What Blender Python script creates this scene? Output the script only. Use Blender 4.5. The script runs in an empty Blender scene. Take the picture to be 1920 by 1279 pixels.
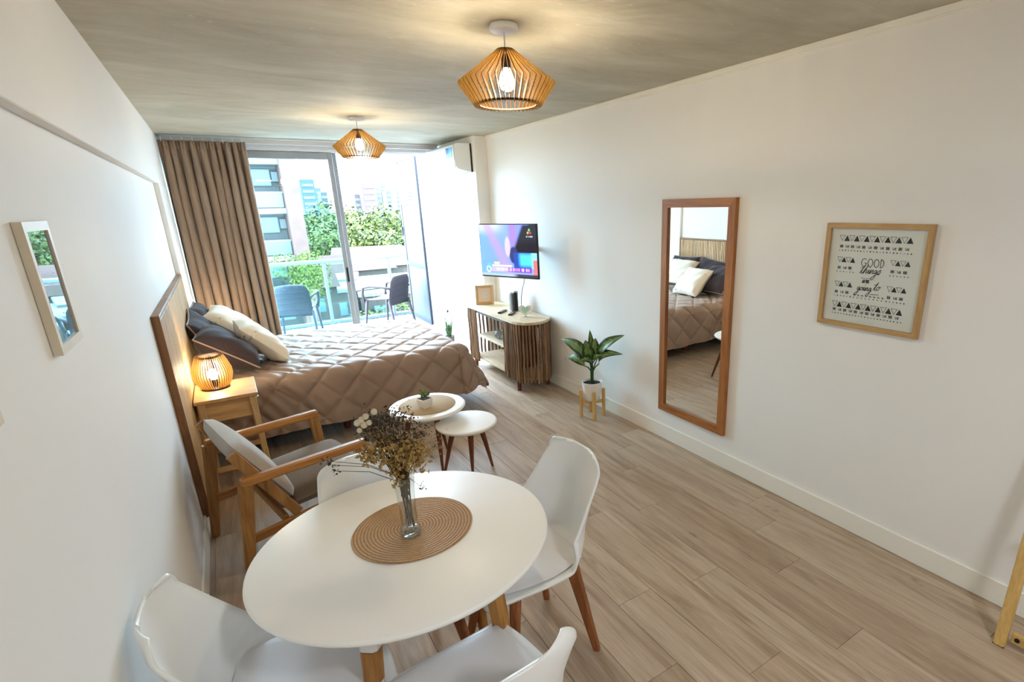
import bpy, math, random
from math import sin, cos, pi, sqrt, radians
from mathutils import Matrix, Vector, Euler
random.seed(7)
S = bpy.context.scene
COL = S.collection

# ---------------------------------------------------------------- camera
cd = bpy.data.cameras.new('camera'); cam = bpy.data.objects.new('camera', cd); COL.objects.link(cam); S.camera = cam
F_PX, CX, CY = 992.2, 1091.1, 688.6
cd.sensor_fit = 'HORIZONTAL'; cd.sensor_width = 36.0; cd.lens = F_PX / 1920 * 36.0
cd.shift_x = -(CX - 960) / 1920; cd.shift_y = (CY - 639.5) / 1920
cd.clip_start = 0.05; cd.clip_end = 2000
def rodr(w):
    v = Vector(w); return Matrix.Rotation(v.length, 3, v.normalized())
MC = rodr((0.283528183, -0.58181456, -0.110662369)) @ Matrix(((1, 0, 0), (0, 0, -1), (0, 1, 0)))
fl = Matrix(((1, 0, 0), (0, -1, 0), (0, 0, -1)))
R3 = MC.transposed() @ fl
cam.matrix_world = Matrix.Translation((0, 0, 1.76)) @ R3.to_4x4()

# ---------------------------------------------------------------- world, sun, exposure
W = bpy.data.worlds.new('sky'); S.world = W; W.use_nodes = True
bg = W.node_tree.nodes['Background']; bg.inputs[0].default_value = (0.65, 0.82, 1.0, 1); bg.inputs[1].default_value = 10.5
sl = bpy.data.lights.new('sun', 'SUN'); sl.energy = 2.0; sl.angle = radians(1.0); sl.color = (1, .95, .85)
sun = bpy.data.objects.new('sun', sl); COL.objects.link(sun)
sun.rotation_euler = Vector((0.45, 0.75, -0.8)).to_track_quat('-Z', 'Y').to_euler()
pl_ = bpy.data.lights.new('window_portal', 'AREA'); pl_.shape = 'RECTANGLE'; pl_.size = 2.2; pl_.size_y = 2.4; pl_.cycles.is_portal = True
po = bpy.data.objects.new('window_portal', pl_); COL.objects.link(po); po.location = (1.42, 7.12, 1.2)
po.rotation_euler = Vector((0, -1, 0)).to_track_quat('-Z', 'Z').to_euler()
S.view_settings.view_transform = 'Standard'; S.view_settings.look = 'None'; S.view_settings.gamma = 1.0
S.view_settings.use_curve_mapping = False; S.view_settings.exposure = 1.9
PENDANT_W = 3.8; TABLE_LAMP_W = 1.6; FILL_W = 7.5
S.cycles.use_denoising = True; S.cycles.max_bounces = 14; S.cycles.diffuse_bounces = 8; S.cycles.transparent_max_bounces = 24
S.cycles.caustics_reflective = False; S.cycles.caustics_refractive = False; S.cycles.sample_clamp_indirect = 8.0

# ---------------------------------------------------------------- materials
def lin(h):
    h = h.lstrip('#'); o = []
    for i in (0, 2, 4):
        c = int(h[i:i + 2], 16) / 255; o.append(c / 12.92 if c <= .04045 else ((c + .055) / 1.055) ** 2.4)
    return (*o, 1)
class NT:
    def __init__(s, name):
        s.m = bpy.data.materials.new(name); s.m.use_nodes = True; s.t = s.m.node_tree
        s.b = s.t.nodes['Principled BSDF']; s.out = s.t.nodes['Material Output']
    def n(s, typ, **kw):
        x = s.t.nodes.new(typ)
        for k, v in kw.items(): setattr(x, k, v)
        return x
    def l(s, a, b): s.t.links.new(a, b)
    def set(s, **kw):
        for k, v in kw.items(): s.b.inputs[k.replace('_', ' ')].default_value = v
    def coords(s, scale=(1, 1, 1), kind='Object', rnd=False):
        tc = s.n('ShaderNodeTexCoord'); mp = s.n('ShaderNodeMapping'); mp.inputs['Scale'].default_value = scale
        src = tc.outputs[kind]
        if rnd:
            oi = s.n('ShaderNodeObjectInfo'); mu = s.n('ShaderNodeMath', operation='MULTIPLY'); mu.inputs[1].default_value = 37.0
            s.l(oi.outputs['Random'], mu.inputs[0]); ad = s.n('ShaderNodeVectorMath', operation='ADD'); s.l(src, ad.inputs[0]); s.l(mu.outputs[0], ad.inputs[1]); src = ad.outputs[0]
        s.l(src, mp.inputs['Vector']); return mp.outputs[0]
    def noise(s, vec, scale, detail=4, rough=.55, dist=0):
        x = s.n('ShaderNodeTexNoise'); x.inputs['Scale'].default_value = scale; x.inputs['Detail'].default_value = detail
        x.inputs['Roughness'].default_value = rough; x.inputs['Distortion'].default_value = dist
        if vec is not None: s.l(vec, x.inputs['Vector'])
        return x.outputs['Fac']
    def ramp(s, fac, stops):
        r = s.n('ShaderNodeValToRGB'); e = r.color_ramp.elements
        while len(e) < len(stops): e.new(.5)
        for q, (p, c) in zip(e, stops): q.position = p; q.color = c
        s.l(fac, r.inputs[0]); return r.outputs[0]
    def mix(s, a, b, fac, mode='MIX'):
        x = s.n('ShaderNodeMix', data_type='RGBA', blend_type=mode)
        for v, i in ((fac, 0), (a, 6), (b, 7)):
            if hasattr(v, 'links') or hasattr(v, 'is_linked'): s.l(v, x.inputs[i])
            else: x.inputs[i].default_value = v
        return x.outputs[2]
    def bump(s, h, strength=.3, dist=.01):
        b = s.n('ShaderNodeBump'); b.inputs['Strength'].default_value = strength; b.inputs['Distance'].default_value = dist
        s.l(h, b.inputs['Height']); s.l(b.outputs[0], s.b.inputs['Normal'])
def plain(name, col, rough=.5, metal=0.0, spec=.5, var=.04, vscale=6, bump=0, bscale=60, coat=0):
    t = NT(name); c = lin(col) if isinstance(col, str) else col
    t.set(Roughness=rough, Metallic=metal, Specular_IOR_Level=spec)
    if coat: t.set(Coat_Weight=coat, Coat_Roughness=.1)
    v = t.coords(); n = t.noise(v, vscale, 3)
    d = tuple(x * (1 - var) for x in c[:3]) + (1,); h = tuple(min(1, x * (1 + var)) for x in c[:3]) + (1,)
    t.l(t.ramp(n, [(.3, d), (.7, h)]), t.b.inputs['Base Color'])
    if bump: t.bump(t.noise(v, bscale, 4), bump, .004)
    return t.m
def wood(name, dark, light, axis='z', scale=1.0, rough=.45, rnd=True, tone=0.0, contrast=1.0):
    t = NT(name); t.set(Roughness=rough)
    k = {'x': (1.2, 14, 14), 'y': (14, 1.2, 14), 'z': (14, 14, 1.2)}[axis]
    v = t.coords(tuple(q * scale for q in k), rnd=rnd)
    a = t.noise(v, 1.6, 6, .6, 1.2); v2 = t.coords(tuple(q * scale * 4 for q in k), rnd=rnd); b = t.noise(v2, 2.5, 3)
    c = t.ramp(a, [(.5 - .22 * contrast, lin(dark)), (.5 + .2 * contrast, lin(light))])
    fine = t.ramp(b, [(.35, (.78, .76, .74, 1)), (.6, (1, 1, 1, 1))])
    c = t.mix(c, fine, .6, 'MULTIPLY')
    if tone:
        oi = t.n('ShaderNodeObjectInfo'); c = t.mix(c, t.ramp(oi.outputs['Random'], [(0, (1 - tone,) * 3 + (1,)), (1, (1.0, 1.0, 1.0, 1))]), 1.0, 'MULTIPLY')
    t.l(c, t.b.inputs['Base Color']); t.bump(b, .12, .002)
    return t.m
def emit(name, col, strength):
    t = NT(name); e = t.n('ShaderNodeEmission'); e.inputs[0].default_value = lin(col) if isinstance(col, str) else col; e.inputs[1].default_value = strength
    t.l(e.outputs[0], t.out.inputs[0]); return t.m
def glassy(name, tint, refl=1.0, rough=0.0):
    t = NT(name); tr = t.n('ShaderNodeBsdfTransparent'); tr.inputs[0].default_value = tint
    g = t.n('ShaderNodeBsdfGlossy'); g.inputs['Roughness'].default_value = rough
    ge = t.n('ShaderNodeNewGeometry'); dp = t.n('ShaderNodeVectorMath', operation='DOT_PRODUCT'); t.l(ge.outputs['Incoming'], dp.inputs[0]); t.l(ge.outputs['Normal'], dp.inputs[1])
    ab = t.n('ShaderNodeMath', operation='ABSOLUTE'); t.l(dp.outputs['Value'], ab.inputs[0]); iv = t.n('ShaderNodeMath', operation='SUBTRACT'); iv.inputs[0].default_value = 1.0; t.l(ab.outputs[0], iv.inputs[1])
    pw = t.n('ShaderNodeMath', operation='POWER'); pw.inputs[1].default_value = 5.0; t.l(iv.outputs[0], pw.inputs[0])
    mu = t.n('ShaderNodeMath', operation='MULTIPLY_ADD'); mu.inputs[1].default_value = .9 * refl; mu.inputs[2].default_value = .04 * refl; t.l(pw.outputs[0], mu.inputs[0]); mu.use_clamp = True
    mx = t.n('ShaderNodeMixShader'); t.l(mu.outputs[0], mx.inputs[0]); t.l(tr.outputs[0], mx.inputs[1]); t.l(g.outputs[0], mx.inputs[2]); t.l(mx.outputs[0], t.out.inputs[0])
    return t.m
def attr_mat(name, rough=.5, emission=0.0, spec=.5):
    t = NT(name); a = t.n('ShaderNodeVertexColor'); a.layer_name = 'col'
    t.set(Roughness=rough, Specular_IOR_Level=spec)
    t.l(a.outputs[0], t.b.inputs['Base Color'])
    if emission: t.l(a.outputs[0], t.b.inputs['Emission Color']); t.set(Emission_Strength=emission)
    return t.m

# wall plaster
def plaster(name, col, rough=.7):
    t = NT(name); t.set(Roughness=rough, Specular_IOR_Level=.3); v = t.coords()
    n = t.noise(v, 1.3, 4); c = lin(col)
    t.l(t.ramp(n, [(.3, tuple(x * .975 for x in c[:3]) + (1,)), (.7, c)]), t.b.inputs['Base Color'])
    t.bump(t.noise(v, 180, 3), .06, .002); return t.m
M_WALL = plaster('wall_paint', '#eceae7'); M_TRIM = plaster('trim_paint', '#eeebe2', .5)
M_EXT = plaster('exterior_render', '#7b808c'); M_DFR = plain('divider_paint', '#33353a', .4)
def concrete():
    t = NT('raw_concrete'); t.set(Roughness=.75, Specular_IOR_Level=.3)
    v = t.coords((.8, 1.7, 1)); a = t.noise(v, 1.5, 8, .62, .8); v2 = t.coords((1.2, 4, 1)); b = t.noise(v2, 3.0, 7, .7, .5)
    c = t.ramp(a, [(.30, lin('#aca693')), (.5, lin('#bcb6a5')), (.72, lin('#cbc7ba'))])
    c2 = t.ramp(b, [(.32, (.84, .83, .80, 1)), (.62, (1.04, 1.04, 1.04, 1))]); c = t.mix(c, c2, .5, 'MULTIPLY')
    vo = t.noise(t.coords((3, 9, 1)), 7, 3, .5); sp = t.ramp(vo, [(.70, (0, 0, 0, 1)), (.76, (1, 1, 1, 1))])
    c = t.mix(c, lin('#d2cfc4'), sp); t.l(c, t.b.inputs['Base Color'])
    t.bump(b, .35, .01); return t.m
M_CONC = concrete()
def plank_mat():
    t = NT('laminate_plank'); t.set(Roughness=.42, Specular_IOR_Level=.45)
    v = t.coords((9, .8, 4), rnd=True); a = t.noise(v, 1.1, 7, .62, 1.6)
    c = t.ramp(a, [(.28, lin('#9c8672')), (.47, lin('#baa690')), (.66, lin('#cdbca8'))])
    oi = t.n('ShaderNodeObjectInfo'); tone = t.ramp(oi.outputs['Random'], [(0, lin('#d8cabd')), (.5, lin('#ffffff')), (1, lin('#e0d6d2'))])
    c = t.mix(c, tone, .7, 'MULTIPLY')
    g = t.noise(t.coords((60, 2.2, 4), rnd=True), 3, 4, .6, .4); fine = t.ramp(g, [(.34, (.72, .69, .66, 1)), (.58, (1, 1, 1, 1))]); c = t.mix(c, fine, .55, 'MULTIPLY')
    k = t.n('ShaderNodeTexVoronoi'); k.inputs['Scale'].default_value = 1.0; k.inputs['Randomness'].default_value = 1.0
    t.l(t.coords((5.5, 2.0, 0.01), rnd=True), k.inputs['Vector'])
    kr = t.ramp(k.outputs['Distance'], [(.03, (1, 1, 1, 1)), (.14, (0, 0, 0, 1))])
    kn = t.ramp(t.noise(t.coords((7, 2.5, 1), rnd=True), 3.0, 2), [(.5, (0, 0, 0, 1)), (.62, (1, 1, 1, 1))])
    kk = t.mix(kr, kn, 1.0, 'MULTIPLY'); c = t.mix(c, lin('#5a4433'), kk)
    t.l(c, t.b.inputs['Base Color']); t.bump(g, .10, .002); return t.m
M_PLANK = plank_mat(); M_GROOVE = plain('floor_underlay', '#5b4a3b', .8)
M_OAK = wood('pale_oak', '#b8935f', '#dcbb8a', 'z'); M_OAKX = wood('pale_oak_x', '#b98d5b', '#dcb884', 'x'); M_OAKY = wood('pale_oak_y', '#b58c5e', '#dcbb8d', 'y')
M_PINE = wood('pine', '#c49a52', '#e3c07c', 'z'); M_PINEY = wood('pine_y', '#c49a52', '#e3c07c', 'y')
M_HONEY = wood('honey_wood', '#8a5c2e', '#bf8d52', 'z'); M_HONEYY = wood('honey_wood_y', '#8a5c2e', '#bf8d52', 'y')
M_WALNUT = wood('walnut_leg', '#4d2415', '#8a4a2a', 'z'); M_CHLEG = wood('chair_leg_wood', '#6a3a1c', '#a8693a', 'z')
M_TLEG = wood('table_leg_wood', '#8a5a22', '#c08a45', 'z')
M_RUST = wood('weathered_slat', '#6a482f', '#c39a74', 'z', 1.0, .6, contrast=1.1, tone=.55); M_RUSTTOP = wood('weathered_top', '#c3a886', '#dcc7a8', 'y', .8, .5)
M_RUSTD = wood('weathered_dark', '#3a2618', '#6d4c33', 'y', 1, .6)
M_HB = wood('headboard_slat_wood', '#c69c69', '#ecd0a6', 'z', 1.2, .5, tone=.25); M_HBF = wood('headboard_frame_wood', '#6b4526', '#9a6c40', 'z', 1, .5)
M_FIN = wood('plywood_fin', '#b98c3a', '#e2b862', 'z', 1, .5); M_FIND = plain('scorched_plywood', '#38190a', .7)
M_WHITE = plain('white_lacquer', '#f5f4f1', .4, var=.01); M_SHELL = plain('white_plastic', '#f0f2f2', .38, var=.01); M_LEATH = plain('white_leatherette', '#dedde0', .5, var=.02, bump=.1, bscale=220)
M_WMETAL = plain('white_powder_coat', '#e8e9ea', .35, var=.01); M_FRAME = plain('window_frame_paint', '#94979b', .4, var=.01); M_GMETAL = plain('grey_aluminium', '#bdbdbd', .4, var=.02)
M_CHROME = plain('chrome', '#c8ccd2', .18, 1.0); M_BLACK = plain('black_plastic', '#0c0c0e', .4); M_DARK = plain('dark_cloth', '#1a1613', .9)
M_GREYP = plain('grey_plastic', '#a9adb3', .4); M_STEEL = plain('brushed_steel', '#9a9a9a', .35, 1.0)
def fabric(name, c1, c2, scale=160, bump=.25, satin=False):
    t = NT(name); t.set(Roughness=.92, Specular_IOR_Level=.15); v = t.coords(); n = t.noise(v, scale, 3, .7); b = t.noise(v, 5, 4)
    c = t.ramp(n, [(.35, lin(c1)), (.65, lin(c2))]); c = t.mix(c, t.ramp(b, [(.3, (.88, .88, .88, 1)), (.7, (1, 1, 1, 1))]), .8, 'MULTIPLY')
    t.set(Sheen_Weight=.15)
    if satin: t.set(Roughness=.5, Specular_IOR_Level=.25, Sheen_Weight=.15, Sheen_Roughness=.4)
    t.l(c, t.b.inputs['Base Color']); t.bump(n, bump, .002); return t.m
M_CURT = fabric('curtain_cloth', '#937f70', '#a5917f', 260, .1); M_QUILT = fabric('quilt_cloth', '#9a8373', '#aa9282', 300, .05, True)
M_DPIL = fabric('dark_pillow_cloth', '#3a3034', '#4a4044', 220); M_PIPE = plain('pillow_piping', '#a58e82', .8); M_LINEN = fabric('oatmeal_upholstery', '#a1968b', '#bdb3a8', 330, .3)
M_SEATF = fabric('taupe_upholstery', '#6c5d50', '#867563', 330, .3); M_MATT = fabric('mattress_cloth', '#c9c4bd', '#dad6d0')
def pillow_print():
    t = NT('white_printed_cloth'); t.set(Roughness=.9, Specular_IOR_Level=.15); v = t.coords()
    a = t.noise(v, 7, 5, .6, 1.5); c = t.ramp(a, [(.60, lin('#e6dccb')), (.66, lin('#8c8791'))]); b = t.noise(v, 4.0, 2)
    m = t.ramp(b, [(.52, (0, 0, 0, 1)), (.6, (1, 1, 1, 1))]); c = t.mix(lin('#e8dfcf'), c, m); t.l(c, t.b.inputs['Base Color']); t.bump(t.noise(v, 240, 2), .1, .002); return t.m
M_WPIL = pillow_print()
def rattan():
    t = NT('woven_jute'); t.set(Roughness=.75); w = t.n('ShaderNodeTexWave', wave_type='RINGS', rings_direction='Z'); w.inputs['Scale'].default_value = 30; w.inputs['Distortion'].default_value = 1.0; w.inputs['Detail'].default_value = 2; w.inputs['Detail Scale'].default_value = 3
    t.l(t.coords(), w.inputs['Vector']); n = t.noise(t.coords(), 160, 3)
    c = t.ramp(w.outputs['Fac'], [(.0, lin('#96704a')), (.35, lin('#b58e62')), (1, lin('#c6a378'))]); c = t.mix(c, t.ramp(n, [(.3, (.7, .66, .6, 1)), (.65, (1.05, 1.03, 1, 1))]), .7, 'MULTIPLY')
    t.l(c, t.b.inputs['Base Color']); t.bump(w.outputs['Fac'], .5, .004); return t.m
M_JUTE = rattan(); M_PALEMAT = plain('pale_woven_mat', '#bda684', .8, bump=.5, bscale=300)
M_GLASS = glassy('window_glass', (.86, .955, .975, 1), .8); M_RAILG = glassy('rail_glass', (.84, .95, .93, 1), .6); M_VASE = glassy('vase_glass', (.95, .96, .95, 1), 1.6, .02)
M_CLEAR = glassy('clear_glass', (.97, .98, .98, 1), .7)
M_FROST = plain('frosted_film', '#4d5158', .6, var=.03, vscale=9)
t = NT('mirror_silver'); t.set(Metallic=1.0, Roughness=.01, Base_Color=(.93, .95, .95, 1)); M_MIRR = t.m
t = NT('picture_glass'); t.set(Roughness=.015, Base_Color=lin('#5c6468'), Specular_IOR_Level=.9, Coat_Weight=1.0, Coat_Roughness=.01); M_PGLASS = t.m
M_PAPER = plain('print_paper', '#e6e5de', .8, var=.01); M_INK = plain('print_ink', '#111114', .8)
M_SOIL = plain('potting_soil', '#1d1511', .95, bump=.6, bscale=80); M_CERAM = plain('white_ceramic', '#e9e6e1', .35, var=.01); M_GLEAF = attr_mat('variegated_leaf', .4); M_STEM = plain('green_stem', '#2f5a26', .5)
M_BULB = emit('bulb_glow', (1.0, .82, .52, 1), 40.0)

# ---------------------------------------------------------------- mesh building
class MB:
    def __init__(s): s.v = []; s.f = []; s.c = None
    def add(s, vs, fs, M=None):
        k = len(s.v); s.v += [tuple(M @ Vector(p)) if M else tuple(p) for p in vs]; s.f += [tuple(i + k for i in f) for f in fs]; return s
    def box(s, c, d, b=0.0, M=None):
        x, y, z = c; a, e, g = d[0] / 2, d[1] / 2, d[2] / 2
        if b <= 0:
            vs = [(x + i * a, y + j * e, z + k * g) for i in (-1, 1) for j in (-1, 1) for k in (-1, 1)]
            fs = [(0, 1, 3, 2), (4, 6, 7, 5), (0, 4, 5, 1), (2, 3, 7, 6), (0, 2, 6, 4), (1, 5, 7, 3)]
            return s.add(vs, fs, M)
        b = min(b, a * .95, e * .95, g * .95); vs = []; idx = {}
        for i in (-1, 1):
            for j in (-1, 1):
                for k in (-1, 1):
                    for ax in range(3):
                        p = [i * (a - b), j * (e - b), k * (g - b)]; p[ax] = (i * a, j * e, k * g)[ax]
                        idx[(i, j, k, ax)] = len(vs); vs.append((x + p[0], y + p[1], z + p[2]))
        fs = []
        for ax in range(3):
            o = [q for q in range(3) if q != ax]
            for sg in (-1, 1):
                q = []
                for (m, n) in ((-1, -1), (1, -1), (1, 1), (-1, 1)):
                    t = [0, 0, 0]; t[ax] = sg; t[o[0]] = m; t[o[1]] = n; q.append(idx[(*t, ax)])
                if (sg > 0) == (ax == 1): q.reverse()
                fs.append(tuple(q))
        for ax in range(3):
            o = [q for q in range(3) if q != ax]
            for m in (-1, 1):
                for n in (-1, 1):
                    t0 = [0, 0, 0]; t1 = [0, 0, 0]; t0[ax] = -1; t1[ax] = 1
                    for t in (t0, t1): t[o[0]] = m; t[o[1]] = n
                    q = [idx[(*t0, o[0])], idx[(*t1, o[0])], idx[(*t1, o[1])], idx[(*t0, o[1])]]
                    fs.append(tuple(q))
        for i in (-1, 1):
            for j in (-1, 1):
                for k in (-1, 1): fs.append(tuple(idx[(i, j, k, ax)] for ax in range(3)))
        return s.add(vs, fs, M)
    def bar(s, p0, p1, w0, d0, w1=None, d1=None, up=(0, 1, 0), M=None, b=.18):
        p0 = Vector(p0); p1 = Vector(p1); ax = (p1 - p0).normalized(); u = Vector(up); u = (u - ax * u.dot(ax)).normalized(); r = u.cross(ax)
        w1 = w0 if w1 is None else w1; d1 = d0 if d1 is None else d1; vs = []
        for p, w, d in ((p0, w0, d0), (p1, w1, d1)):
            c = min(w, d) * b
            for (m, n) in ((w / 2, d / 2 - c), (w / 2 - c, d / 2), (-w / 2 + c, d / 2), (-w / 2, d / 2 - c), (-w / 2, -d / 2 + c), (-w / 2 + c, -d / 2), (w / 2 - c, -d / 2), (w / 2, -d / 2 + c)):
                vs.append(p + r * m + u * n)
        fs = [(i, (i + 1) % 8, 8 + (i + 1) % 8, 8 + i) for i in range(8)] + [tuple(range(7, -1, -1)), tuple(range(8, 16))]
        return s.add(vs, fs, M)
    def tube(s, pts, r, n=8, caps=True, M=None, closed=False):
        pts = [Vector(p) for p in pts]; N = len(pts); rs = r if isinstance(r, (list, tuple)) else [r] * N; vs = []; fs = []; u = None
        for i, p in enumerate(pts):
            if closed: d = pts[(i + 1) % N] - pts[i - 1]
            else: d = pts[min(i + 1, N - 1)] - pts[max(i - 1, 0)]
            d = d.normalized() if d.length > 1e-9 else Vector((0, 0, 1))
            if u is None: u = d.orthogonal().normalized()
            u = (u - d * u.dot(d)); u = u.normalized() if u.length > 1e-6 else d.orthogonal().normalized(); w = d.cross(u)
            for k in range(n): a = 2 * pi * k / n; vs.append(p + (u * cos(a) + w * sin(a)) * rs[i])
        for i in range(N if closed else N - 1):
            for k in range(n):
                j = (i + 1) % N; fs.append((i * n + k, i * n + (k + 1) % n, j * n + (k + 1) % n, j * n + k))
        if caps and not closed: fs += [tuple(range(n - 1, -1, -1)), tuple(range((N - 1) * n, N * n))]
        return s.add(vs, fs, M)
    def lathe(s, prof, n=32, M=None, sx=1, sy=1):
        vs = []; fs = []; rows = []
        for (r, z) in prof:
            if r < 1e-6: rows.append([len(vs)]); vs.append((0, 0, z))
            else:
                rows.append(list(range(len(vs), len(vs) + n))); vs += [(r * sx * cos(2 * pi * k / n), r * sy * sin(2 * pi * k / n), z) for k in range(n)]
        for a, b in zip(rows, rows[1:]):
            for k in range(n):
                j = (k + 1) % n
                if len(a) == 1 and len(b) == 1: continue
                if len(a) == 1: fs.append((a[0], b[k], b[j]))
                elif len(b) == 1: fs.append((a[k], a[j], b[0]))
                else: fs.append((a[k], a[j], b[j], b[k]))
        return s.add(vs, fs, M)
    def prism(s, poly, z0, z1, M=None):
        n = len(poly); vs = [(x, y, z0) for x, y in poly] + [(x, y, z1) for x, y in poly]
        return s.add(vs, [tuple(range(n - 1, -1, -1)), tuple(range(n, 2 * n))] + [(i, (i + 1) % n, n + (i + 1) % n, n + i) for i in range(n)], M)
    def grid(s, fn, nu, nv, M=None):
        vs = [fn(i / nu, j / nv) for i in range(nu + 1) for j in range(nv + 1)]
        return s.add(vs, [(i * (nv + 1) + j, (i + 1) * (nv + 1) + j, (i + 1) * (nv + 1) + j + 1, i * (nv + 1) + j + 1) for i in range(nu) for j in range(nv)], M)
    def sphere(s, c, r, n=12, m=8, M=None):
        rr = r if isinstance(r, (list, tuple)) else (r, r, r)
        pr = [(sin(pi * i / m), -cos(pi * i / m)) for i in range(m + 1)]; pr[0] = (0, -1); pr[-1] = (0, 1)
        T = Matrix.Translation(c) @ Matrix.Diagonal((rr[0], rr[1], rr[2], 1)); return s.lathe(pr, n, (M @ T) if M else T)
    def mesh(s, name, mat, smooth=False, colors=None):
        me = bpy.data.meshes.new(name); me.from_pydata(s.v, [], s.f); me.validate()
        if mat: me.materials.append(mat)
        if colors:
            ca = me.color_attributes.new('col', 'FLOAT_COLOR', 'POINT'); ca.data.foreach_set('color', [x for c in colors for x in (*c, 1.0)])
        if smooth is True: me.polygons.foreach_set('use_smooth', [True] * len(me.polygons))
        elif smooth: me.polygons.foreach_set('use_smooth', [True] * len(me.polygons)); me.set_sharp_from_angle(angle=radians(smooth))
        me.update(); return me
    def obj(s, name, mat, parent=None, smooth=False, loc=None, colors=None):
        import bmesh
        me = s.mesh(name, mat, smooth, colors)
        bm = bmesh.new(); bm.from_mesh(me); bmesh.ops.recalc_face_normals(bm, faces=bm.faces); bm.to_mesh(me); bm.free()
        o = bpy.data.objects.new(name, me); COL.objects.link(o)
        if parent: o.parent = parent
        if loc: o.location = loc
        return o
def shared(name, me, parent=None, loc=None, rot=None, M=None):
    o = bpy.data.objects.new(name, me); COL.objects.link(o)
    if parent: o.parent = parent
    if M is not None: o.matrix_local = M
    if loc: o.location = loc
    if rot: o.rotation_euler = rot
    return o
def tag(o, label, cat, group=None):
    o['label'] = label; o['category'] = cat
    if group: o['group'] = group
    return o
def thing(name, label, cat, loc=(0, 0, 0), rz=0, group=None, M=None):
    o = bpy.data.objects.new(name, None); COL.objects.link(o); o.empty_display_size = .05
    if M is not None: o.matrix_world = M
    else: o.location = loc; o.rotation_euler = (0, 0, rz)
    return tag(o, label, cat, group)
def struct(o): o['kind'] = 'structure'; return o
def stuff(o): o['kind'] = 'stuff'; return o
def dup(root, label=None, loc=None, rz=None, M=None):
    r = root.copy(); COL.objects.link(r)
    if M is not None: r.matrix_world = M
    if loc: r.location = loc
    if rz is not None: r.rotation_euler = (0, 0, rz)
    if label: r['label'] = label
    for ch in list(root.children):
        c = ch.copy(); COL.objects.link(c); c.parent = r
        for g in list(ch.children): d = g.copy(); COL.objects.link(d); d.parent = c
    return r
def solid(o, th, off=0, sub=0):
    m = o.modifiers.new('thickness', 'SOLIDIFY'); m.thickness = th; m.offset = off
    if sub: q = o.modifiers.new('smooth', 'SUBSURF'); q.levels = sub; q.render_levels = sub
    return o
def frame_axes(u, v, n, loc):
    return Matrix(((u[0], v[0], n[0], loc[0]), (u[1], v[1], n[1], loc[1]), (u[2], v[2], n[2], loc[2]), (0, 0, 0, 1)))
def wallR(y, z, x=2.605): return frame_axes((0, -1, 0), (0, 0, 1), (-1, 0, 0), (x, y, z))
def wallL(y, z, x=-.362): return frame_axes((0, 1, 0), (0, 0, 1), (1, 0, 0), (x, y, z))

# ================================================================ ROOM SHELL
XL, XR, ZC, YB, YW = -.362, 2.605, 2.49, -1.6, 7.0
def bx(name, lo, hi, mat, parent=None, b=0.0):
    c = [(a + d) / 2 for a, d in zip(lo, hi)]; s = [d - a for a, d in zip(lo, hi)]
    return MB().box(c, s, b).obj(name, mat, parent)
floor = struct(bx('floor', (XL - .15, YB - .1, -.25), (XR + .15, YW + .06, -.0135), M_GROOVE))
PW, PL = .1925, 1.26
offs = {0: 1.585, 1: 1.0, 2: 1.507, 3: .878, 4: 1.312, 5: 1.60, 6: .55, -1: 1.2, -2: .7, -3: 1.75, -4: .35, -5: 1.1, -6: .2, -7: 1.5, -8: .8, -9: 1.2}
kx = -9
while True:
    x0 = 1.2125 + kx * PW; x1 = x0 + PW
    if x0 > XR - .01: break
    a, b_ = max(x0, XL + .002), min(x1, XR - .002)
    if b_ - a > .015:
        y = offs.get(kx, .3) - PL * 3
        while y < YW + .05:
            p, q = max(y, YB), min(y + PL, YW + .055)
            if q - p > .02:
                cx, cy = (a + b_) / 2, (p + q) / 2
                MB().box((0, 0, -.0065), (b_ - a - .0012, q - p - .0012, .013), .0012).obj('plank', M_PLANK, floor, loc=(cx, cy, 0))
            y += PL
    kx += 1
wl = struct(bx('wall_left', (XL - .15, YB - .1, -.25), (XL, YW + .05, ZC + .2), M_WALL))
bx('beam', (XL, YB, 2.005), (-.326, YW, ZC), M_WALL, wl, .003)
bx('column', (XL, 5.72, 0), (-.326, YW, 2.005), M_WALL, wl, .003)
wr = struct(bx('wall_right', (XR, YB - .1, -.25), (XR + .15, YW + .05, ZC + .2), M_WALL))
bx('column', (2.46, 5.74, 0), (XR, YW, ZC), M_WALL, wr, .004)
struct(bx('wall_back', (XL, YB - .1, -.25), (XR, YB, ZC), M_WALL))
struct(bx('ceiling', (XL, YB, ZC), (XR, YW + .05, ZC + .2), M_CONC))
struct(bx('baseboard_right', (XR - .014, YB, 0), (XR, 5.74, .118), M_TRIM, None, .004))
struct(bx('baseboard_left', (XL, YB, 0), (XL + .013, 5.72, .118), M_TRIM, None, .004))
t1 = struct(bx('trim_1', (XR - .012, YB, ZC - .03), (XR, 5.74, ZC), M_TRIM, None, .003))
bx('bead', (XR - .007, YB, ZC - .037), (XR, 5.74, ZC - .0305), M_TRIM, t1)
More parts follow.
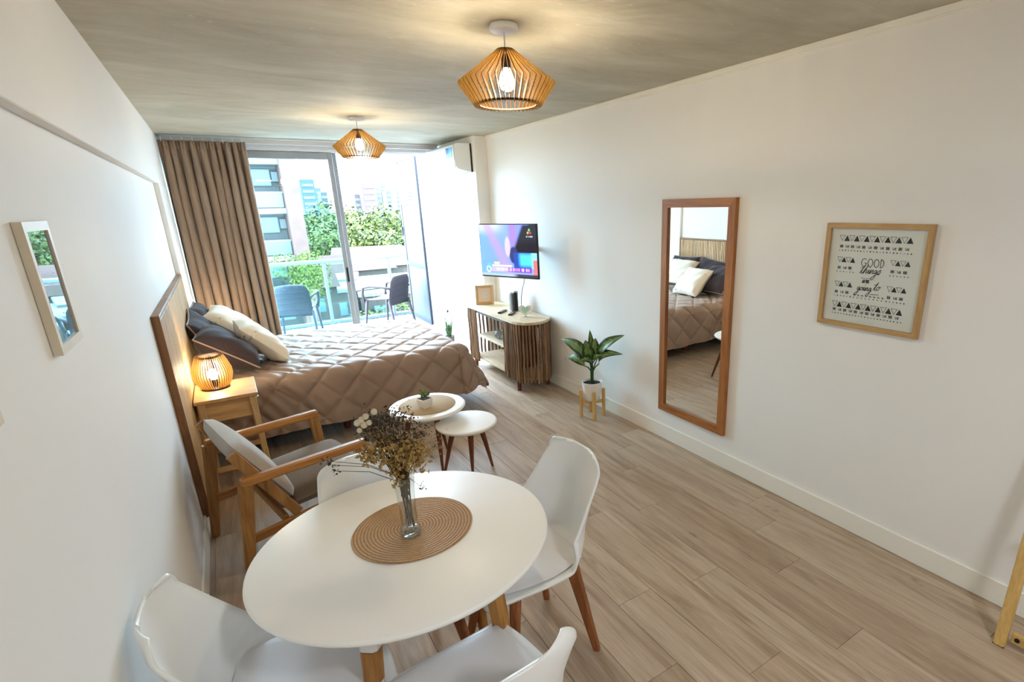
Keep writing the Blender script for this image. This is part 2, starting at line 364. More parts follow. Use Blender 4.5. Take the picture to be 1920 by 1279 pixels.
# --- window wall: header profiles, frames, glass
wf = struct(bx('wall_front', (XL - .15, YW + .05, -.5), (XL + .03, YW + .25, ZC + .3), M_EXT))
wf2 = bx('side_return', (2.50, YW + .0, -.5), (2.9, YW + .2, ZC + .3), M_EXT, wf)
w1 = struct(bx('window_1', (XL + .02, 6.90, 2.40), (2.46, YW + .05, ZC), M_GMETAL, None, .003))
bx('track_lip', (XL + .05, 6.90, 2.385), (2.46, 6.925, 2.40), M_WMETAL, w1)
bx('track_lip', (XL + .05, 6.965, 2.375), (2.46, 6.985, 2.40), M_WMETAL, w1)
bx('sill_track', (XL + .04, 6.90, 0), (2.46, 7.05, .02), M_GMETAL, w1, .003)
bx('sill_rail', (XL + .04, 6.935, .02), (2.46, 6.945, .032), M_WMETAL, w1)
bx('jamb', (2.425, 6.92, .02), (2.46, 7.05, 2.40), M_WMETAL, w1, .003)
tr = thing('curtain_track', 'grey triple curtain rail box along the ceiling above the balcony window', 'curtain rail', (1.06, 6.76, ZC))
for i, (y0, y1, z0) in enumerate(((-.04, -.005, -.018), (-.015, .035, -.06), (.035, .06, -.095))):
    MB().box((.0, (y0 + y1) / 2, z0 / 2 - .0005), (2.70, y1 - y0, -z0 - .001), .003).obj('rail', M_GMETAL, tr)
def sash(name, label, y, x0, x1):
    t = thing(name, label, 'sliding door', ((x0 + x1) / 2, y, .033)); w = (x1 - x0) / 2; h = 2.345; fw = .05; d = .03
    MB().box((-w + fw / 2, 0, h / 2), (fw, d, h), .004).obj('stile', M_FRAME, t); MB().box((w - fw / 2, 0, h / 2), (fw, d, h), .004).obj('stile', M_FRAME, t)
    MB().box((0, 0, h - .035), (2 * w - 2 * fw, d, .07), .004).obj('top_rail', M_FRAME, t); MB().box((0, 0, .045), (2 * w - 2 * fw, d, .09), .004).obj('bottom_rail', M_FRAME, t)
    MB().box((0, 0, h / 2 + .01), (2 * w - 2 * fw, .006, h - .16)).obj('glass_pane', M_GLASS, t); return t, w, h
s1, sw, sh = sash('sliding_door', 'white framed sliding glass door with black latch, nearest the curtain', 6.925, XL + .05, 1.235)
la = MB().box((sw - .022, -.018, .98), (.022, .008, .17), .003).obj('latch', M_BLACK, s1)
s2, _, _ = sash('sliding_door', 'rear white sliding glass door, slid open behind the latched one', 6.968, XL + .10, 1.285)

# ================================================================ BALCONY
YR = 9.1
bf = struct(bx('balcony_floor', (XL - .3, YW + .06, -.25), (2.62, YR + .12, -.004), plain('balcony_tile', '#70757f', .5)))
for i in range(6):
    for j in range(4):
        MB().box((0, 0, 0), (.486, .486, .012), .002).obj('tile', bf.data.materials[0], bf, loc=(XL - .05 + .49 * i + .24, YW + .10 + .49 * j + .25, .002))
struct(bx('balcony_wall', (2.55, YW + .2, -.25), (2.62, 8.05, ZC + .05), M_EXT))
rl = thing('balcony_railing', 'glass balcony railing with pale blue metal top rail', 'railing', (1.0, YR, .008))
M_RAIL = plain('rail_paint', '#6a7884', .35)
MB().box((0, 0, 1.0), (3.06, .06, .055), .012).obj('top_rail', M_RAIL, rl); MB().box((0, 0, .05), (3.06, .04, .05), .006).obj('bottom_rail', M_RAIL, rl)
px = [-.95, .27, 1.24]
for x in px: MB().box((x, 0, .49), (.045, .045, .96), .006).obj('post', M_RAIL, rl)
ed = [-1.5] + px + [1.5]
for a, b_ in zip(ed, ed[1:]): MB().box(((a + b_) / 2, 0, .52), (b_ - a - .07, .01, .86)).obj('glass_pane', M_RAILG, rl)
dv = thing('balcony_divider', 'tall white framed balcony door panel with frosted lower panes', 'balcony screen', (2.54, 8.06, .008))
def dbox(name, y0, y1, z0, z1, m, th=.04, b=.004): return MB().box((0, (y0 + y1) / 2, (z0 + z1) / 2), (th, y1 - y0, z1 - z0), b).obj(name, m, dv)
LZ, LY = 2.5, .98
dbox('stile', 0, .055, 0, LZ, M_DFR); dbox('stile', LY - .055, LY, 0, LZ, M_DFR)
for z0, z1 in ((0, .08), (.86, .93), (1.80, 1.87), (LZ - .06, LZ)): dbox('cross_rail', .0555, LY - .0555, z0, z1, M_DFR)
dbox('frosted_pane', .056, LY - .056, .081, .859, M_FROST, .012, 0); dbox('frosted_pane', .056, LY - .056, .931, 1.799, M_FROST, .012, 0); dbox('clear_pane', .056, LY - .056, 1.871, LZ - .061, M_CLEAR, .008, 0)
hn = MB().box((-.035, LY - .03, 1.40), (.02, .028, .14), .004).obj('handle', M_BLACK, dv); MB().box((-.055, LY - .06, 1.44), (.02, .09, .022), .004).obj('lever', M_BLACK, hn)
for z in (1.15, 1.66): MB().box((-.03, .03, z), (.03, .05, .12), .006).obj('hinge', M_GMETAL, dv)

# resin garden armchairs
def garden_chair(name, label, col, loc, rz):
    t = thing(name, label, 'garden chair', loc, rz, 'balcony armchairs'); m = plain('resin_' + name, col, .55, bump=.25, bscale=90)
    def seat(u, v):
        x = (u - .5) * .46; y = (v - .5) * .44; return (x, y, .43 + .02 * (abs(u - .5) * 2) ** 2 + .012 * cos(v * pi))
    solid(MB().grid(seat, 8, 8).obj('seat', m, t, True), .022)
    def back(u, v):
        w = .23 * (1 - .12 * abs(v - .4)) * (1 - max(0, v - .85) * 1.2); x = (u * 2 - 1) * w
        return (x, -.215 - .09 * v + .03 * (u * 2 - 1) ** 2, .36 + .44 * v - .012 * (u * 2 - 1) ** 2)
    solid(MB().grid(back, 12, 12).obj('backrest', m, t, True), .02)
    for v in (.25, .45, .62, .78):
        MB().tube([(lambda p: (p[0], p[1] - .016, p[2]))(back(k / 10, v)) for k in range(1, 10)], .006, 6).obj('back_rib', m, t, True)
    for sx in (-1, 1):
        MB().bar((sx * .23, .20, .42), (sx * .26, .26, 0), .035, .04, .026, .03).obj('leg', m, t); MB().bar((sx * .225, -.20, .42), (sx * .25, -.28, 0), .035, .04, .026, .03).obj('leg', m, t)
        MB().tube([(sx * .24, .23, .40), (sx * .265, .235, .52), (sx * .275, .20, .63), (sx * .275, .05, .655), (sx * .265, -.12, .645), (sx * .225, -.25, .61)], [.02, .02, .022, .022, .02, .018], 8).obj('armrest', m, t, True)
    return t
garden_chair('garden_armchair', 'blue-grey resin garden armchair behind the sliding glass, beside the curtain', '#323c44', (.74, 8.42, .008), radians(-14))
garden_chair('garden_armchair', 'brown-grey resin garden armchair seen through the open balcony doorway', '#4b4243', (2.0, 8.45, .008), radians(38))

# ================================================================ OUTSIDE VIEW
GZ = -12.0
struct(MB().box((0, 480, GZ - .5), (1500, 920, 1)).obj('ground', plain('street_ground', '#414033', .9, var=.3, vscale=.05)))
M_LF = [attr_mat('tree_foliage_%d' % i, .7, spec=.2) for i in range(1)][0]; M_BARK = plain('bark', '#5a4a38', .9)
def crown(rnd, n, R, H, cols):
    mb = MB(); cs = []; lobes = []
    for i in range(11):
        a = rnd.uniform(0, 2 * pi); rr = R * rnd.uniform(.15, .62); lobes.append((rr * cos(a), rr * sin(a), H * rnd.uniform(-.32, .38), R * rnd.uniform(.36, .55)))
    for i in range(n):
        lx, ly, lz, lr = rnd.choice(lobes); d = Vector((rnd.gauss(0, 1), rnd.gauss(0, 1), rnd.gauss(0, 1))).normalized(); r = lr * rnd.uniform(.72, 1.05)
        p = Vector((lx, ly, lz)) + d * r; nrm = (d + Vector((rnd.gauss(0, .5), rnd.gauss(0, .5), rnd.gauss(0, .5)))).normalized(); u = nrm.orthogonal().normalized(); w = nrm.cross(u); q = R * rnd.uniform(.028, .06)
        a = rnd.uniform(0, pi); u, w = u * cos(a) + w * sin(a), w * cos(a) - u * sin(a)
        mb.add([p + u * q, p + w * q * .6, p - u * q, p - w * q * .6], [(0, 1, 2, 3)]); c = rnd.choice(cols); f = rnd.uniform(.75, 1.2); cs += [tuple(x * f for x in c)] * 4
    me = mb.mesh('foliage', M_LF, False, cs); return me
rt = random.Random(3)
G1 = [(0.0356, 0.0506, 0.0065), (0.0454, 0.0584, 0.0085), (0.0246, 0.0376, 0.0071)]; G2 = [(0.0181, 0.0336, 0.0071), (0.0271, 0.0454, 0.0091), (0.013, 0.0246, 0.0065)]; G3 = [(0.0615, 0.068, 0.0065), (0.0745, 0.0745, 0.0077), (0.0421, 0.0551, 0.0065)]
crowns = [crown(rt, 4200, 4.2, 6.5, G1), crown(rt, 4200, 4.2, 6.0, G2), crown(rt, 4000, 4.0, 7.5, G1), crown(rt, 3000, 3.2, 4.0, G3)]
trunk = MB().tube([(0, 0, 0), (.1, 0, 3), (.0, .1, 6.5)], [.35, .28, .2], 7).mesh('trunk', M_BARK, True)
def tree(k, x, y, top, sc, label, grp='trees seen through the balcony window'):
    t = thing('tree', label, 'tree', (x, y, GZ), rt.uniform(0, 6.28), grp)
    ch = (top - GZ) - 4.5 * sc; shared('foliage', crowns[k], t, (0, 0, ch)).scale = (sc, sc, sc); q = shared('trunk', trunk, t); q.scale = (sc, sc, max(.5, ch / 6.5))
    return t
def atpx(u, v, d):  # point at horizontal distance d along the sight line of a pixel
    r = MC.transposed() @ Vector(((u - CX) / F_PX, (v - CY) / F_PX, 1)); k = d / r.y; return (r.x * k, d, 1.76 + r.z * k)
TREES = ((583, 372, 120, 0, 2.2, 'yellow-green tree leftmost in the treeline, next to the pink brick edge'), (606, 380, 112, 2, 2.0, 'light green tree under the grey striped block on the skyline'), (640, 378, 125, 0, 2.3, 'bushy tree half hidden by the sliding door stile'), (668, 372, 118, 2, 2.2, 'tall tree below the mauve block in the treeline'), (694, 376, 108, 0, 2.1, 'yellow-green tree right under the pink tower'), (716, 377, 118, 1, 2.3, 'dark green tree under the blue towers'), (742, 380, 112, 1, 2.0, 'dark green tree at the edge of the balcony door panel'), (765, 385, 125, 0, 2.2, 'yellow-green tree seen through the clear pane of the door panel'),
    (596, 412, 88, 0, 1.6, 'nearer yellow-green tree in front of the treeline, beside the apartment block'), (630, 412, 90, 0, 1.6, 'nearer bushy tree just left of the door latch stile'), (664, 405, 94, 1, 1.6, 'nearer dark green tree right of the sliding door stile'), (694, 410, 90, 0, 1.6, 'nearer yellow-green tree above the pinkish roofs'), (724, 407, 90, 1, 1.5, 'nearer dark green tree beside the door handle'), (590, 447, 66, 3, 1.15, 'bright green shrubby tree above the rail, left one of the pair'), (622, 444, 68, 3, 1.3, 'bright green shrubby tree above the rail, right one of the pair'), (560, 432, 33, 3, .55, 'small yellow tree against the apartment block balconies'),
    (640, 560, 40, 3, .9, 'bright low tree below the rail beside the sliding door stile'), (612, 575, 36, 1, .75, 'dark low tree behind the rail post at the left'), (700, 545, 44, 1, .9, 'dark low tree under the rail behind the right garden chair'), (735, 556, 40, 0, .8, 'yellow-green low tree under the rail by the door panel'), (672, 505, 52, 3, .7, 'small bright tree just under the rail right of the sliding door'), (578, 562, 40, 3, .6, 'small bright low tree right of the left garden chair'))
for (u, v, d, k, sc, lb) in TREES:
    p = atpx(u, v, d); tree(k, p[0], p[1], p[2], sc, lb)
# apartment block on the left
AY = 38.0
ab = thing('apartment_building', 'pale apartment block with glass balconies and pink brick edge, behind the sliding door', 'building', (4.5, AY, GZ))
M_AW = plain('block_render', '#4a4845', .8, var=.03); M_AS = plain('block_slab', '#565554', .7); M_AP = plain('block_brick', '#4e312a', .9, var=.15, vscale=2); M_AG = plain('block_window', '#436066', .25); M_AB = plain('block_blue', '#25415a', .3); M_AY = plain('block_cream', '#615b41', .8); M_ARL = plain('block_rail', '#3a464c', .3)
MB().box((-6.2, 4.0, 14.5), (12.2, 6.0, 29.0)).obj('facade', M_AW, ab); MB().box((-.42, 2.0, 14.5), (.84, 6.4, 29.0), .03).obj('brick_edge', M_AP, ab)
for k in range(8):
    z0 = 1.78 - GZ - 2.76 * 4 + 2.76 * k
    MB().box((-6.3, .6, z0), (11, 2.6, .32), .02).obj('balcony_slab', M_AS, ab)
    g = MB().box((-5.7, -.62, z0 + .62), (9.6, .04, .8)).obj('balcony_glass', M_ARL, ab); MB().box((-5.7, -.62, z0 + 1.06), (9.7, .08, .08)).obj('handrail', M_AS, g)
    wn = MB().box((-1.95, .95, z0 + 1.95), (1.5, .12, 1.0), .02).obj('window', M_AS, ab); MB().box((-1.95, .88, z0 + 1.95), (1.36, .04, .86)).obj('pane', M_AG, wn)
    w2 = MB().box((-3.35, .93, z0 + 1.3), (.75, .16, 2.2), .02).obj('window', M_AY, ab); MB().box((-3.35, .84, z0 + 1.0), (.6, .04, 1.5)).obj('pane', M_AG, w2)
    pb = MB().box((-3.45, -.55, z0 + 1.75), (.95, .5, 1.25), .02).obj('service_box', M_AS, ab); MB().box((-3.3, -.82, z0 + 1.85), (.4, .05, .55)).obj('pane', M_AB, pb)
    MB().box((-1.0, .8, z0 + 2.0), (.35, .35, .6), .03).obj('condenser', M_AS, ab)
# low houses with tiled roofs
M_HR = plain('roof_tiles', '#38170e', .9, var=.2, vscale=1.5); M_HW = plain('house_wall', '#2e2823', .9)
HOUSES = ((690, 470, 78, 9, 8, 1, 'pinkish tiled-roof house under the treeline, right of the sliding door'), (722, 478, 68, 8, 7, 1, 'low tiled-roof house left of the door panel'), (660, 486, 64, 7, 6, 1, 'tiled-roof house just above the rail beside the door stile'), (744, 470, 80, 8, 8, 1, 'tiled-roof house cut off by the door panel frame'), (548, 512, 50, 6, 6, 1, 'tiled-roof house low down beside the apartment block'), (604, 506, 58, 6, 6, 0, 'flat pale house seen through the rail glass beside the left post'), (640, 520, 52, 6, 5, 0, 'flat pale house through the rail glass near the door stile'), (705, 508, 56, 7, 5, 0, 'flat pale house under the rail above the right garden chair'), (737, 524, 50, 6, 5, 0, 'flat pale house under the rail beside the door panel'))
for (u, v, d, w, dd, c, lb) in HOUSES:
    p = atpx(u, v, d); hz = p[2] - GZ
    hs = thing('house', lb, 'house', (p[0], p[1], GZ), rt.uniform(-.3, .3), ['flat-roofed houses outside', 'tiled-roof houses outside'][c])
    MB().box((0, 0, (hz - 1) / 2), (w, dd, hz - 1)).obj('wall', M_HW, hs)
    for q in (-1, 1): MB().box((q * w * .24, -dd / 2 - .03, hz - 2.4), (w * .18, .08, 1.1)).obj('window', M_AG, hs)
    if c: MB().add([(-w * .55, -dd * .55, hz - 1), (w * .55, -dd * .55, hz - 1), (w * .55, dd * .55, hz - 1), (-w * .55, dd * .55, hz - 1), (-w * .5, 0, hz + .6), (w * .5, 0, hz + .6)], [(0, 1, 5, 4), (2, 3, 4, 5), (1, 2, 5), (3, 0, 4), (0, 3, 2, 1)]).obj('roof', M_HR, hs)
    else: MB().box((0, 0, hz - .85), (w + .3, dd + .3, .3)).obj('roof', M_AS, hs)
# far towers
for i, (u0, u1, v, d, c, lb) in enumerate(((561, 588, 336, 330, '#8fb3c4', 'blue glass tower on the skyline, beside the apartment block'), (590, 601, 352, 380, '#b8bfc4', 'narrow grey tower right of the blue glass tower'), (601, 613, 360, 360, '#a3a6ab', 'squat grey striped block on the skyline'), (664, 676, 364, 340, '#b6a9b6', 'small mauve block left of the pink tower'), (677, 701, 340, 330, '#c19fa6', 'broad pink tower on the skyline, above the trees'), (704, 712, 352, 420, '#a9b9c9', 'slim blue-grey tower right of the pink tower'), (713, 722, 347, 430, '#a3bfd0', 'pale blue tower, tallest of the bluish pair'), (724, 733, 358, 400, '#93aabb', 'short blue tower beside the door panel'), (742, 752, 352, 450, '#b1b0c2', 'lavender block seen through the clear door pane'), (764, 774, 358, 470, '#b9bdcd', 'pale lavender block farthest right on the skyline'))):
    a = atpx(u0, v, d); b_ = atpx(u1, v, d); t = thing('tower', lb, 'building', ((a[0] + b_[0]) / 2, d, GZ)); w = b_[0] - a[0]; h = a[2] - GZ
    MB().box((0, 6, h / 2), (w, 12, h), .2).obj('tower_body', plain('tower_paint_%d' % i, tuple(q * .075 for q in lin(c)[:3]) + (1,), .8), t)
    for k in range(9): MB().box((0, -.1, h - 3 - 3.2 * k), (w * .8, .3, 1.3)).obj('window_band', M_AG, t)

# ================================================================ CURTAIN
def curtain():
    x0, x1 = -.315, .395; zt, zb = 2.425, .02; nfold = 10
    ph = [0]; wd = [random.uniform(.7, 1.4) for _ in range(nfold)]; tot = sum(wd)
    acc = [0]
    for w in wd: acc.append(acc[-1] + w / tot)
    am = [random.uniform(.55, 1.3) for _ in range(nfold)]
    def fold(u, v):
        for i in range(nfold):
            if u <= acc[i + 1] or i == nfold - 1:
                q = (u - acc[i]) / (acc[i + 1] - acc[i]); break
        a = .072 * am[i] * (.35 + .65 * min(1, (v) / .18))
        pl = .012 * sin(u * 2 * pi * 27) * max(0, 1 - v / .10)
        s_ = sin(q * 2 * pi + .5 * sin(v * 3 + i)); s_ = math.copysign(abs(s_) ** .7, s_)
        sh = .012 * sin(u * 40 + v * 5) * v
        return a * s_ + pl + sh, .018 * cos(q * 2 * pi) * min(1, v / .2)
    def fn(u, v):
        d, dx = fold(u, v); return (x0 + (x1 - x0) * u + dx * (1 if .03 < u < .97 else 0), 6.66 + d, zt + (zb - zt) * v)
    t = thing('curtain', 'taupe pleated floor-length curtain drawn to one side of the balcony window', 'curtain', (0, 0, 0))
    solid(MB().grid(fn, 260, 40).obj('panel', M_CURT, t, True), .004)
    def tp(u, v):
        d, dx = fold(u, 0); return (x0 + (x1 - x0) * u, 6.655 + d - .004, zt + .004 - .075 * v)
    solid(MB().grid(tp, 260, 2).obj('heading_tape', M_CURT, t, True), .003)
    for k in range(9): MB().tube([(x0 + .03 + k * .082, 6.66, zt - .01), (x0 + .03 + k * .082, 6.672, zt + .02), (x0 + .03 + k * .082, 6.68, zt + .036)], .004, 5).obj('hook', M_WMETAL, t)
curtain()

# ================================================================ BED
bed = thing('bed', 'low double bed with black base and reddish legs under the brown quilt', 'bed', (.65, 5.22, 0))
MB().box((-.0, 0, .195), (1.82, 1.44, .19), .02).obj('base', M_DARK, bed); MB().box((0, 0, .410), (1.82, 1.44, .238), .05).obj('mattress', M_MATT, bed)
for x, y in ((-.85, -.66), (-.03, -.66), (.85, -.66), (-.85, .66), (-.03, .66), (.85, .66)):
    MB().tube([(x, y, .099), (x, y, 0)], [.034, .026], 12).obj('leg', M_WALNUT, bed, 40)
QD = .30
def quilt():
    L, Wd, top = 1.875, 1.50, .565; x0, y0 = -.28, 4.47; ovx, ovy = .50, .47; r = .08
    nu, nv = 300, 312; rq = random.Random(5)
    def fold_d(d):  # arc then drop ; returns outward, down
        if d <= 0: return 0, 0
        q = r * pi / 2
        if d < q: a = d / r; return r * sin(a), r * (1 - cos(a))
        e = d - q; return r + e * .14, r + e * .99
    def pos(a, b):
        u = max(0, a - L); vn = max(0, -b); vf = max(0, b - Wd); v = max(vn, vf)
        p = 5.0; d = (u ** p + v ** p) ** (1 / p) if (u > 0 or v > 0) else 0
        o, dn = fold_d(d); s = -1 if vn > vf else 1
        if u > 0: o += .22 * max(0, d - r * 1.57) * u / (u + v)
        dx, dy = (u, v * s); l = sqrt(dx * dx + dy * dy) or 1
        cx = min(a, L); cy = min(max(b, 0), Wd)
        if u > 0 and v > 0: o *= 1.25
        if u > 0 and v > 0: dn *= 1 - .22 * min(1, min(u, v) / .3)
        x = x0 + cx + o * dx / l; y = y0 + cy + o * dy / l; z = top - dn
        if d > r * 1.2: # hanging waves
            k = min(1, (d - r) / .3); w = .016 * k * (sin(a * 9 + 1.3) + .6 * sin(a * 17)) if v > 0 else .02 * k * (sin(b * 8) + .5 * sin(b * 19)); x += w * dx / l; y += w * dy / l
            z += .012 * k * sin(a * 6.0 + b * 5)
        return Vector((x, y, max(z, .02)))
    def wr(a, b): return .004 * (sin(a * 31 + 3 * sin(b * 9)) * sin(b * 23 + 2 * sin(a * 7))) + .006 * math.exp(-((a - .35) / .35) ** 2) * sin((a * 1.5 + b) * 42 + 2 * sin(b * 6))
    def puff(a, b):
        p1 = abs((a + b) / QD - round((a + b) / QD)) * QD * .7071; p2 = abs((a - b + .06) / QD - round((a - b + .06) / QD)) * QD * .7071; d = min(p1, p2); return .62 * (1 - math.exp(-d / .012)) + .38 * (1 - math.exp(-max(p1 * p2, 0) / .0025))
    def fn(s, t_):
        a = s * (L + ovx); b = -ovy + t_ * (Wd + 2 * ovy); e = .004
        p = pos(a, b); tu = pos(a + e, b) - pos(a - e, b); tv = pos(a, b + e) - pos(a, b - e); n = tu.cross(tv); n = n.normalized() if n.length > 0 else Vector((0, 0, 1))
        p = p + n * (.024 * puff(a, b) + wr(a, b)); p.z = max(p.z, .015); return tuple(p)
    o = MB().grid(fn, nu, nv).obj('quilt', M_QUILT, None, True)
    tag(o, 'brown diamond-quilted bedspread draped over the double bed', 'quilt'); return o
quilt()
hb = thing('headboard', 'long slatted wooden headboard fixed to the left wall behind the bed', 'headboard', (XL + .001, 0, 0))
HY0, HY1, HZ0, HZ1 = 3.40, 5.715, .10, 1.265
MB().box((.008, (HY0 + HY1) / 2, (HZ0 + HZ1) / 2), (.014, HY1 - HY0 - .02, HZ1 - HZ0 - .02)).obj('backing_board', M_HBF, hb)
MB().box((.018, HY0 + .009, (HZ0 + HZ1) / 2), (.036, .018, HZ1 - HZ0), .002).obj('end_trim', M_HBF, hb); MB().box((.018, HY1 - .009, (HZ0 + HZ1) / 2), (.036, .018, HZ1 - HZ0), .002).obj('end_trim', M_HBF, hb)
MB().box((.018, (HY0 + HY1) / 2, HZ1 - .008), (.036, HY1 - HY0 - .037, .016), .002).obj('top_trim', wood('headboard_cap_wood', '#7d5632', '#a97c4e', 'y'), hb)
sm = MB().box((0, 0, 0), (.022, .0225, HZ1 - HZ0 - .03), .004).mesh('slat', M_HB); ns = 76
for i in range(ns): shared('slat', sm, hb, (.0265, HY0 + .034 + (HY1 - HY0 - .068) * i / (ns - 1), (HZ0 + HZ1) / 2 - .005))

# pillows
def pillow(label, c, w, h, th, n, mat, roll=0, piping=False, seed=0):
    nrm = Vector(n).normalized(); u = Vector((0, 1, 0)); u = (u - nrm * u.dot(nrm)).normalized(); v = nrm.cross(u)
    M = frame_axes(u, v, nrm, c) @ Matrix.Rotation(roll, 4, 'Z'); t = thing('pillow', label, 'pillow', M=M, group='pillows on the bed'); rs = random.Random(seed); p1, p2 = rs.uniform(0, 6), rs.uniform(0, 6)
    def xy(a, b): return a * w / 2 * (1 - .07 * (1 - b * b) * abs(a) ** 3), b * h / 2 * (1 - .07 * (1 - a * a) * abs(b) ** 3)
    mb = MB(); N = 22
    for sgn in (1, -1):
        def fn(s, q):
            a = s * 2 - 1; b = q * 2 - 1; x, y = xy(a, b); e = max(0, (1 - a ** 4) * (1 - b ** 4)) ** .55
            z = sgn * th / 2 * e * (1 + .10 * sin(a * 3 + p1) * sin(b * 3 + p2)) + .006 * sin(a * 9 + b * 7 + p1) * e; return (x, y, z)
        mb.grid(fn, N, N)
    mb.obj('cover', mat, t, True)
    if piping:
        P = [(-1 + 2 * k / 16, -1) for k in range(16)] + [(1, -1 + 2 * k / 16) for k in range(16)] + [(1 - 2 * k / 16, 1) for k in range(16)] + [(-1, 1 - 2 * k / 16) for k in range(16)]
        MB().tube([(*xy(a, b), 0) for a, b in P], .0055, 6, closed=True).obj('piping', M_PIPE, t, True)
    return t
pillow('dark brown pillow with pale piping, nearest the table lamp', (-.10, 4.77, .775), .50, .46, .21, (.60, 0, .80), M_DPIL, .0, True, 1)
pillow('dark brown pillow standing against the headboard, behind the piped one', (-.215, 5.03, .80), .48, .46, .14, (.90, -.05, .42), M_DPIL, .1, True, 2)
pillow('dark brown pillow farthest along the headboard, under the far white pillow', (-.205, 5.52, .815), .50, .46, .16, (.88, -.05, .45), M_DPIL, -.05, True, 3)
pillow('white printed pillow leaning at the front, largest in view', (.135, 4.98, .755), .46, .43, .17, (.72, .05, .69), M_WPIL, .05, False, 4)
pillow('white printed pillow propped farther back beside the curtain', (-.03, 5.42, .835), .46, .44, .16, (.62, -.12, .78), M_WPIL, -.08, False, 5)

# ================================================================ NIGHTSTANDS + LAMPS
def nightstand(label, y, rz=0):
    t = thing('nightstand', label, 'nightstand', (-.145, y, 0), rz, 'wooden nightstands beside the bed'); w, d, h = .345, .42, .645
    MB().box((0, 0, h - .011), (w, d, .022), .003).obj('top', M_OAKX, t)
    MB().box((0, 0, h - .092), (w - .07, d - .07, .135), .003).obj('drawer_box', M_OAKX, t)
    df = MB().box((w / 2 - .028, 0, h - .092), (.016, d - .11, .12), .003).obj('drawer', M_OAKY, t); MB().sphere((w / 2 - .008, 0, h - .092), .013, 10, 6).obj('knob', M_CHROME, df, True)
    for sx in (-1, 1):
        for sy in (-1, 1):
            MB().bar((sx * (w / 2 - .034), sy * (d / 2 - .034), h - .023), (sx * (w / 2 - (.022 if sx > 0 else .012)), sy * (d / 2 - .012), 0), .042, .042, .03, .03).obj('leg', M_OAK, t)
    for sy in (-1, 1): MB().box((0, sy * (d / 2 - .028), .16), (w - .07, .022, .035), .003).obj('stretcher', M_OAKX, t)
    MB().box((0, 0, .16), (.03, d - .08, .022), .003).obj('stretcher', M_OAKY, t); return t
nightstand('oak nightstand with splayed legs between the armchair and the bed', 4.08)
nightstand('oak nightstand on the curtain side of the bed, mostly hidden by pillows', 6.22)
def fin_mesh(poly, th):
    vs = [(r, -th / 2, z) for r, z in poly] + [(r, th / 2, z) for r, z in poly]; n = len(poly); mb = MB()
    m = n // 2
    fs = []
    for i in range(m - 1):
        q = (i, i + 1, n - 2 - i, n - 1 - i); fs += [q, tuple(n + k for k in reversed(q))]
    fs += [(i, (i + 1) % n, n + (i + 1) % n, n + i) for i in range(n)]
    mb.add(vs, fs); me = mb.mesh('fin', M_FIN); me.materials.append(M_FIND)
    for p in me.polygons:
        if p.index >= 2 * (m - 1): p.material_index = 1
    return me
def point(name, parent, loc, watts, col, rad):
    l = bpy.data.lights.new(name, 'POINT'); l.energy = watts; l.color = col; l.shadow_soft_size = rad; o = bpy.data.objects.new(name, l); COL.objects.link(o); o.parent = parent; o.location = loc; return o
WARM = (1.0, .84, .60)
def profile_pair(outer, dr): return outer + [(r - dr, z) for r, z in reversed(outer)]
def table_lamp(label, x, y, z):
    t = thing('table_lamp', label, 'table lamp', (x, y, z), 0, 'slatted table lamps on the nightstands')
    out = [(.083, .012), (.103, .05), (.114, .09), (.113, .125), (.098, .175), (.078, .225)]
    fm = fin_mesh(profile_pair(out, .022), .0032); nf = 44
    for k in range(nf): shared('slat', fm, t, rot=(0, 0, 2 * pi * k / nf))
    MB().lathe([(0, 0), (.080, 0), (.080, .011), (0, .011)], 28).obj('base_disc', M_FIND, t); MB().lathe([(.056, .214), (.0735, .214), (.0735, .222), (.056, .222), (.056, .214)], 28).obj('top_ring', M_FIND, t)
    MB().lathe([(0, .0115), (.02, .0115), (.02, .06), (0, .06)], 14).obj('socket', M_BLACK, t); MB().sphere((0, 0, .095), (.030, .030, .036), 14, 10).obj('bulb', M_BULB, t, True)
    point('bulb_light', t, (0, 0, .155), TABLE_LAMP_W, WARM, .03); return t
table_lamp('lit slatted wooden table lamp on the nearer nightstand', -.197, 4.147, .6455)
table_lamp('slatted wooden table lamp behind the pillows by the curtain', -.19, 6.22, .6455)

# ================================================================ PENDANTS
def pendant(label, x, y, watts=None):
    t = thing('pendant_lamp', label, 'pendant lamp', (x, y, ZC), 0, 'slatted wooden pendant lamps')
    MB().lathe([(0, -.001), (.058, -.001), (.060, -.006), (.060, -.022), (.054, -.027), (0, -.027)], 32).obj('canopy', M_WHITE, t, 50)
    MB().tube([(0, 0, -.0275), (0, 0, -.105)], .0035, 8).obj('cord', M_WMETAL, t)
    out = [(.036, -.092), (.118, -.155), (.211, -.222), (.205, -.234), (.176, -.272), (.146, -.314)]
    fm = fin_mesh(profile_pair(out, .020), .0034); nf = 46
    for k in range(nf): shared('slat', fm, t, rot=(0, 0, 2 * pi * (k + .5) / nf))
    MB().lathe([(.008, -.1055), (.040, -.1055), (.044, -.112), (.008, -.112), (.008, -.1055)], 28).obj('top_ring', M_FIND, t)
    MB().lathe([(.123, -.302), (.140, -.302), (.140, -.309), (.123, -.309), (.123, -.302)], 40).obj('bottom_ring', M_FIND, t)
    MB().lathe([(0, -.1125), (.017, -.1125), (.020, -.15), (.020, -.165), (0, -.165)], 14).obj('socket', M_BLACK, t)
    MB().lathe([(0, -.1655), (.016, -.1655), (.030, -.20), (.033, -.222), (.028, -.242), (.014, -.253), (0, -.256)], 18).obj('bulb', M_BULB, t, True)
    point('bulb_light', t, (0, 0, -.272), watts or PENDANT_W, WARM, .012); return t
p0 = pendant('slatted wooden pendant lamp hanging nearest the camera, large in view', 1.161, 2.298)
pendant('slatted wooden pendant lamp in front of the balcony window', 1.126, 5.022)

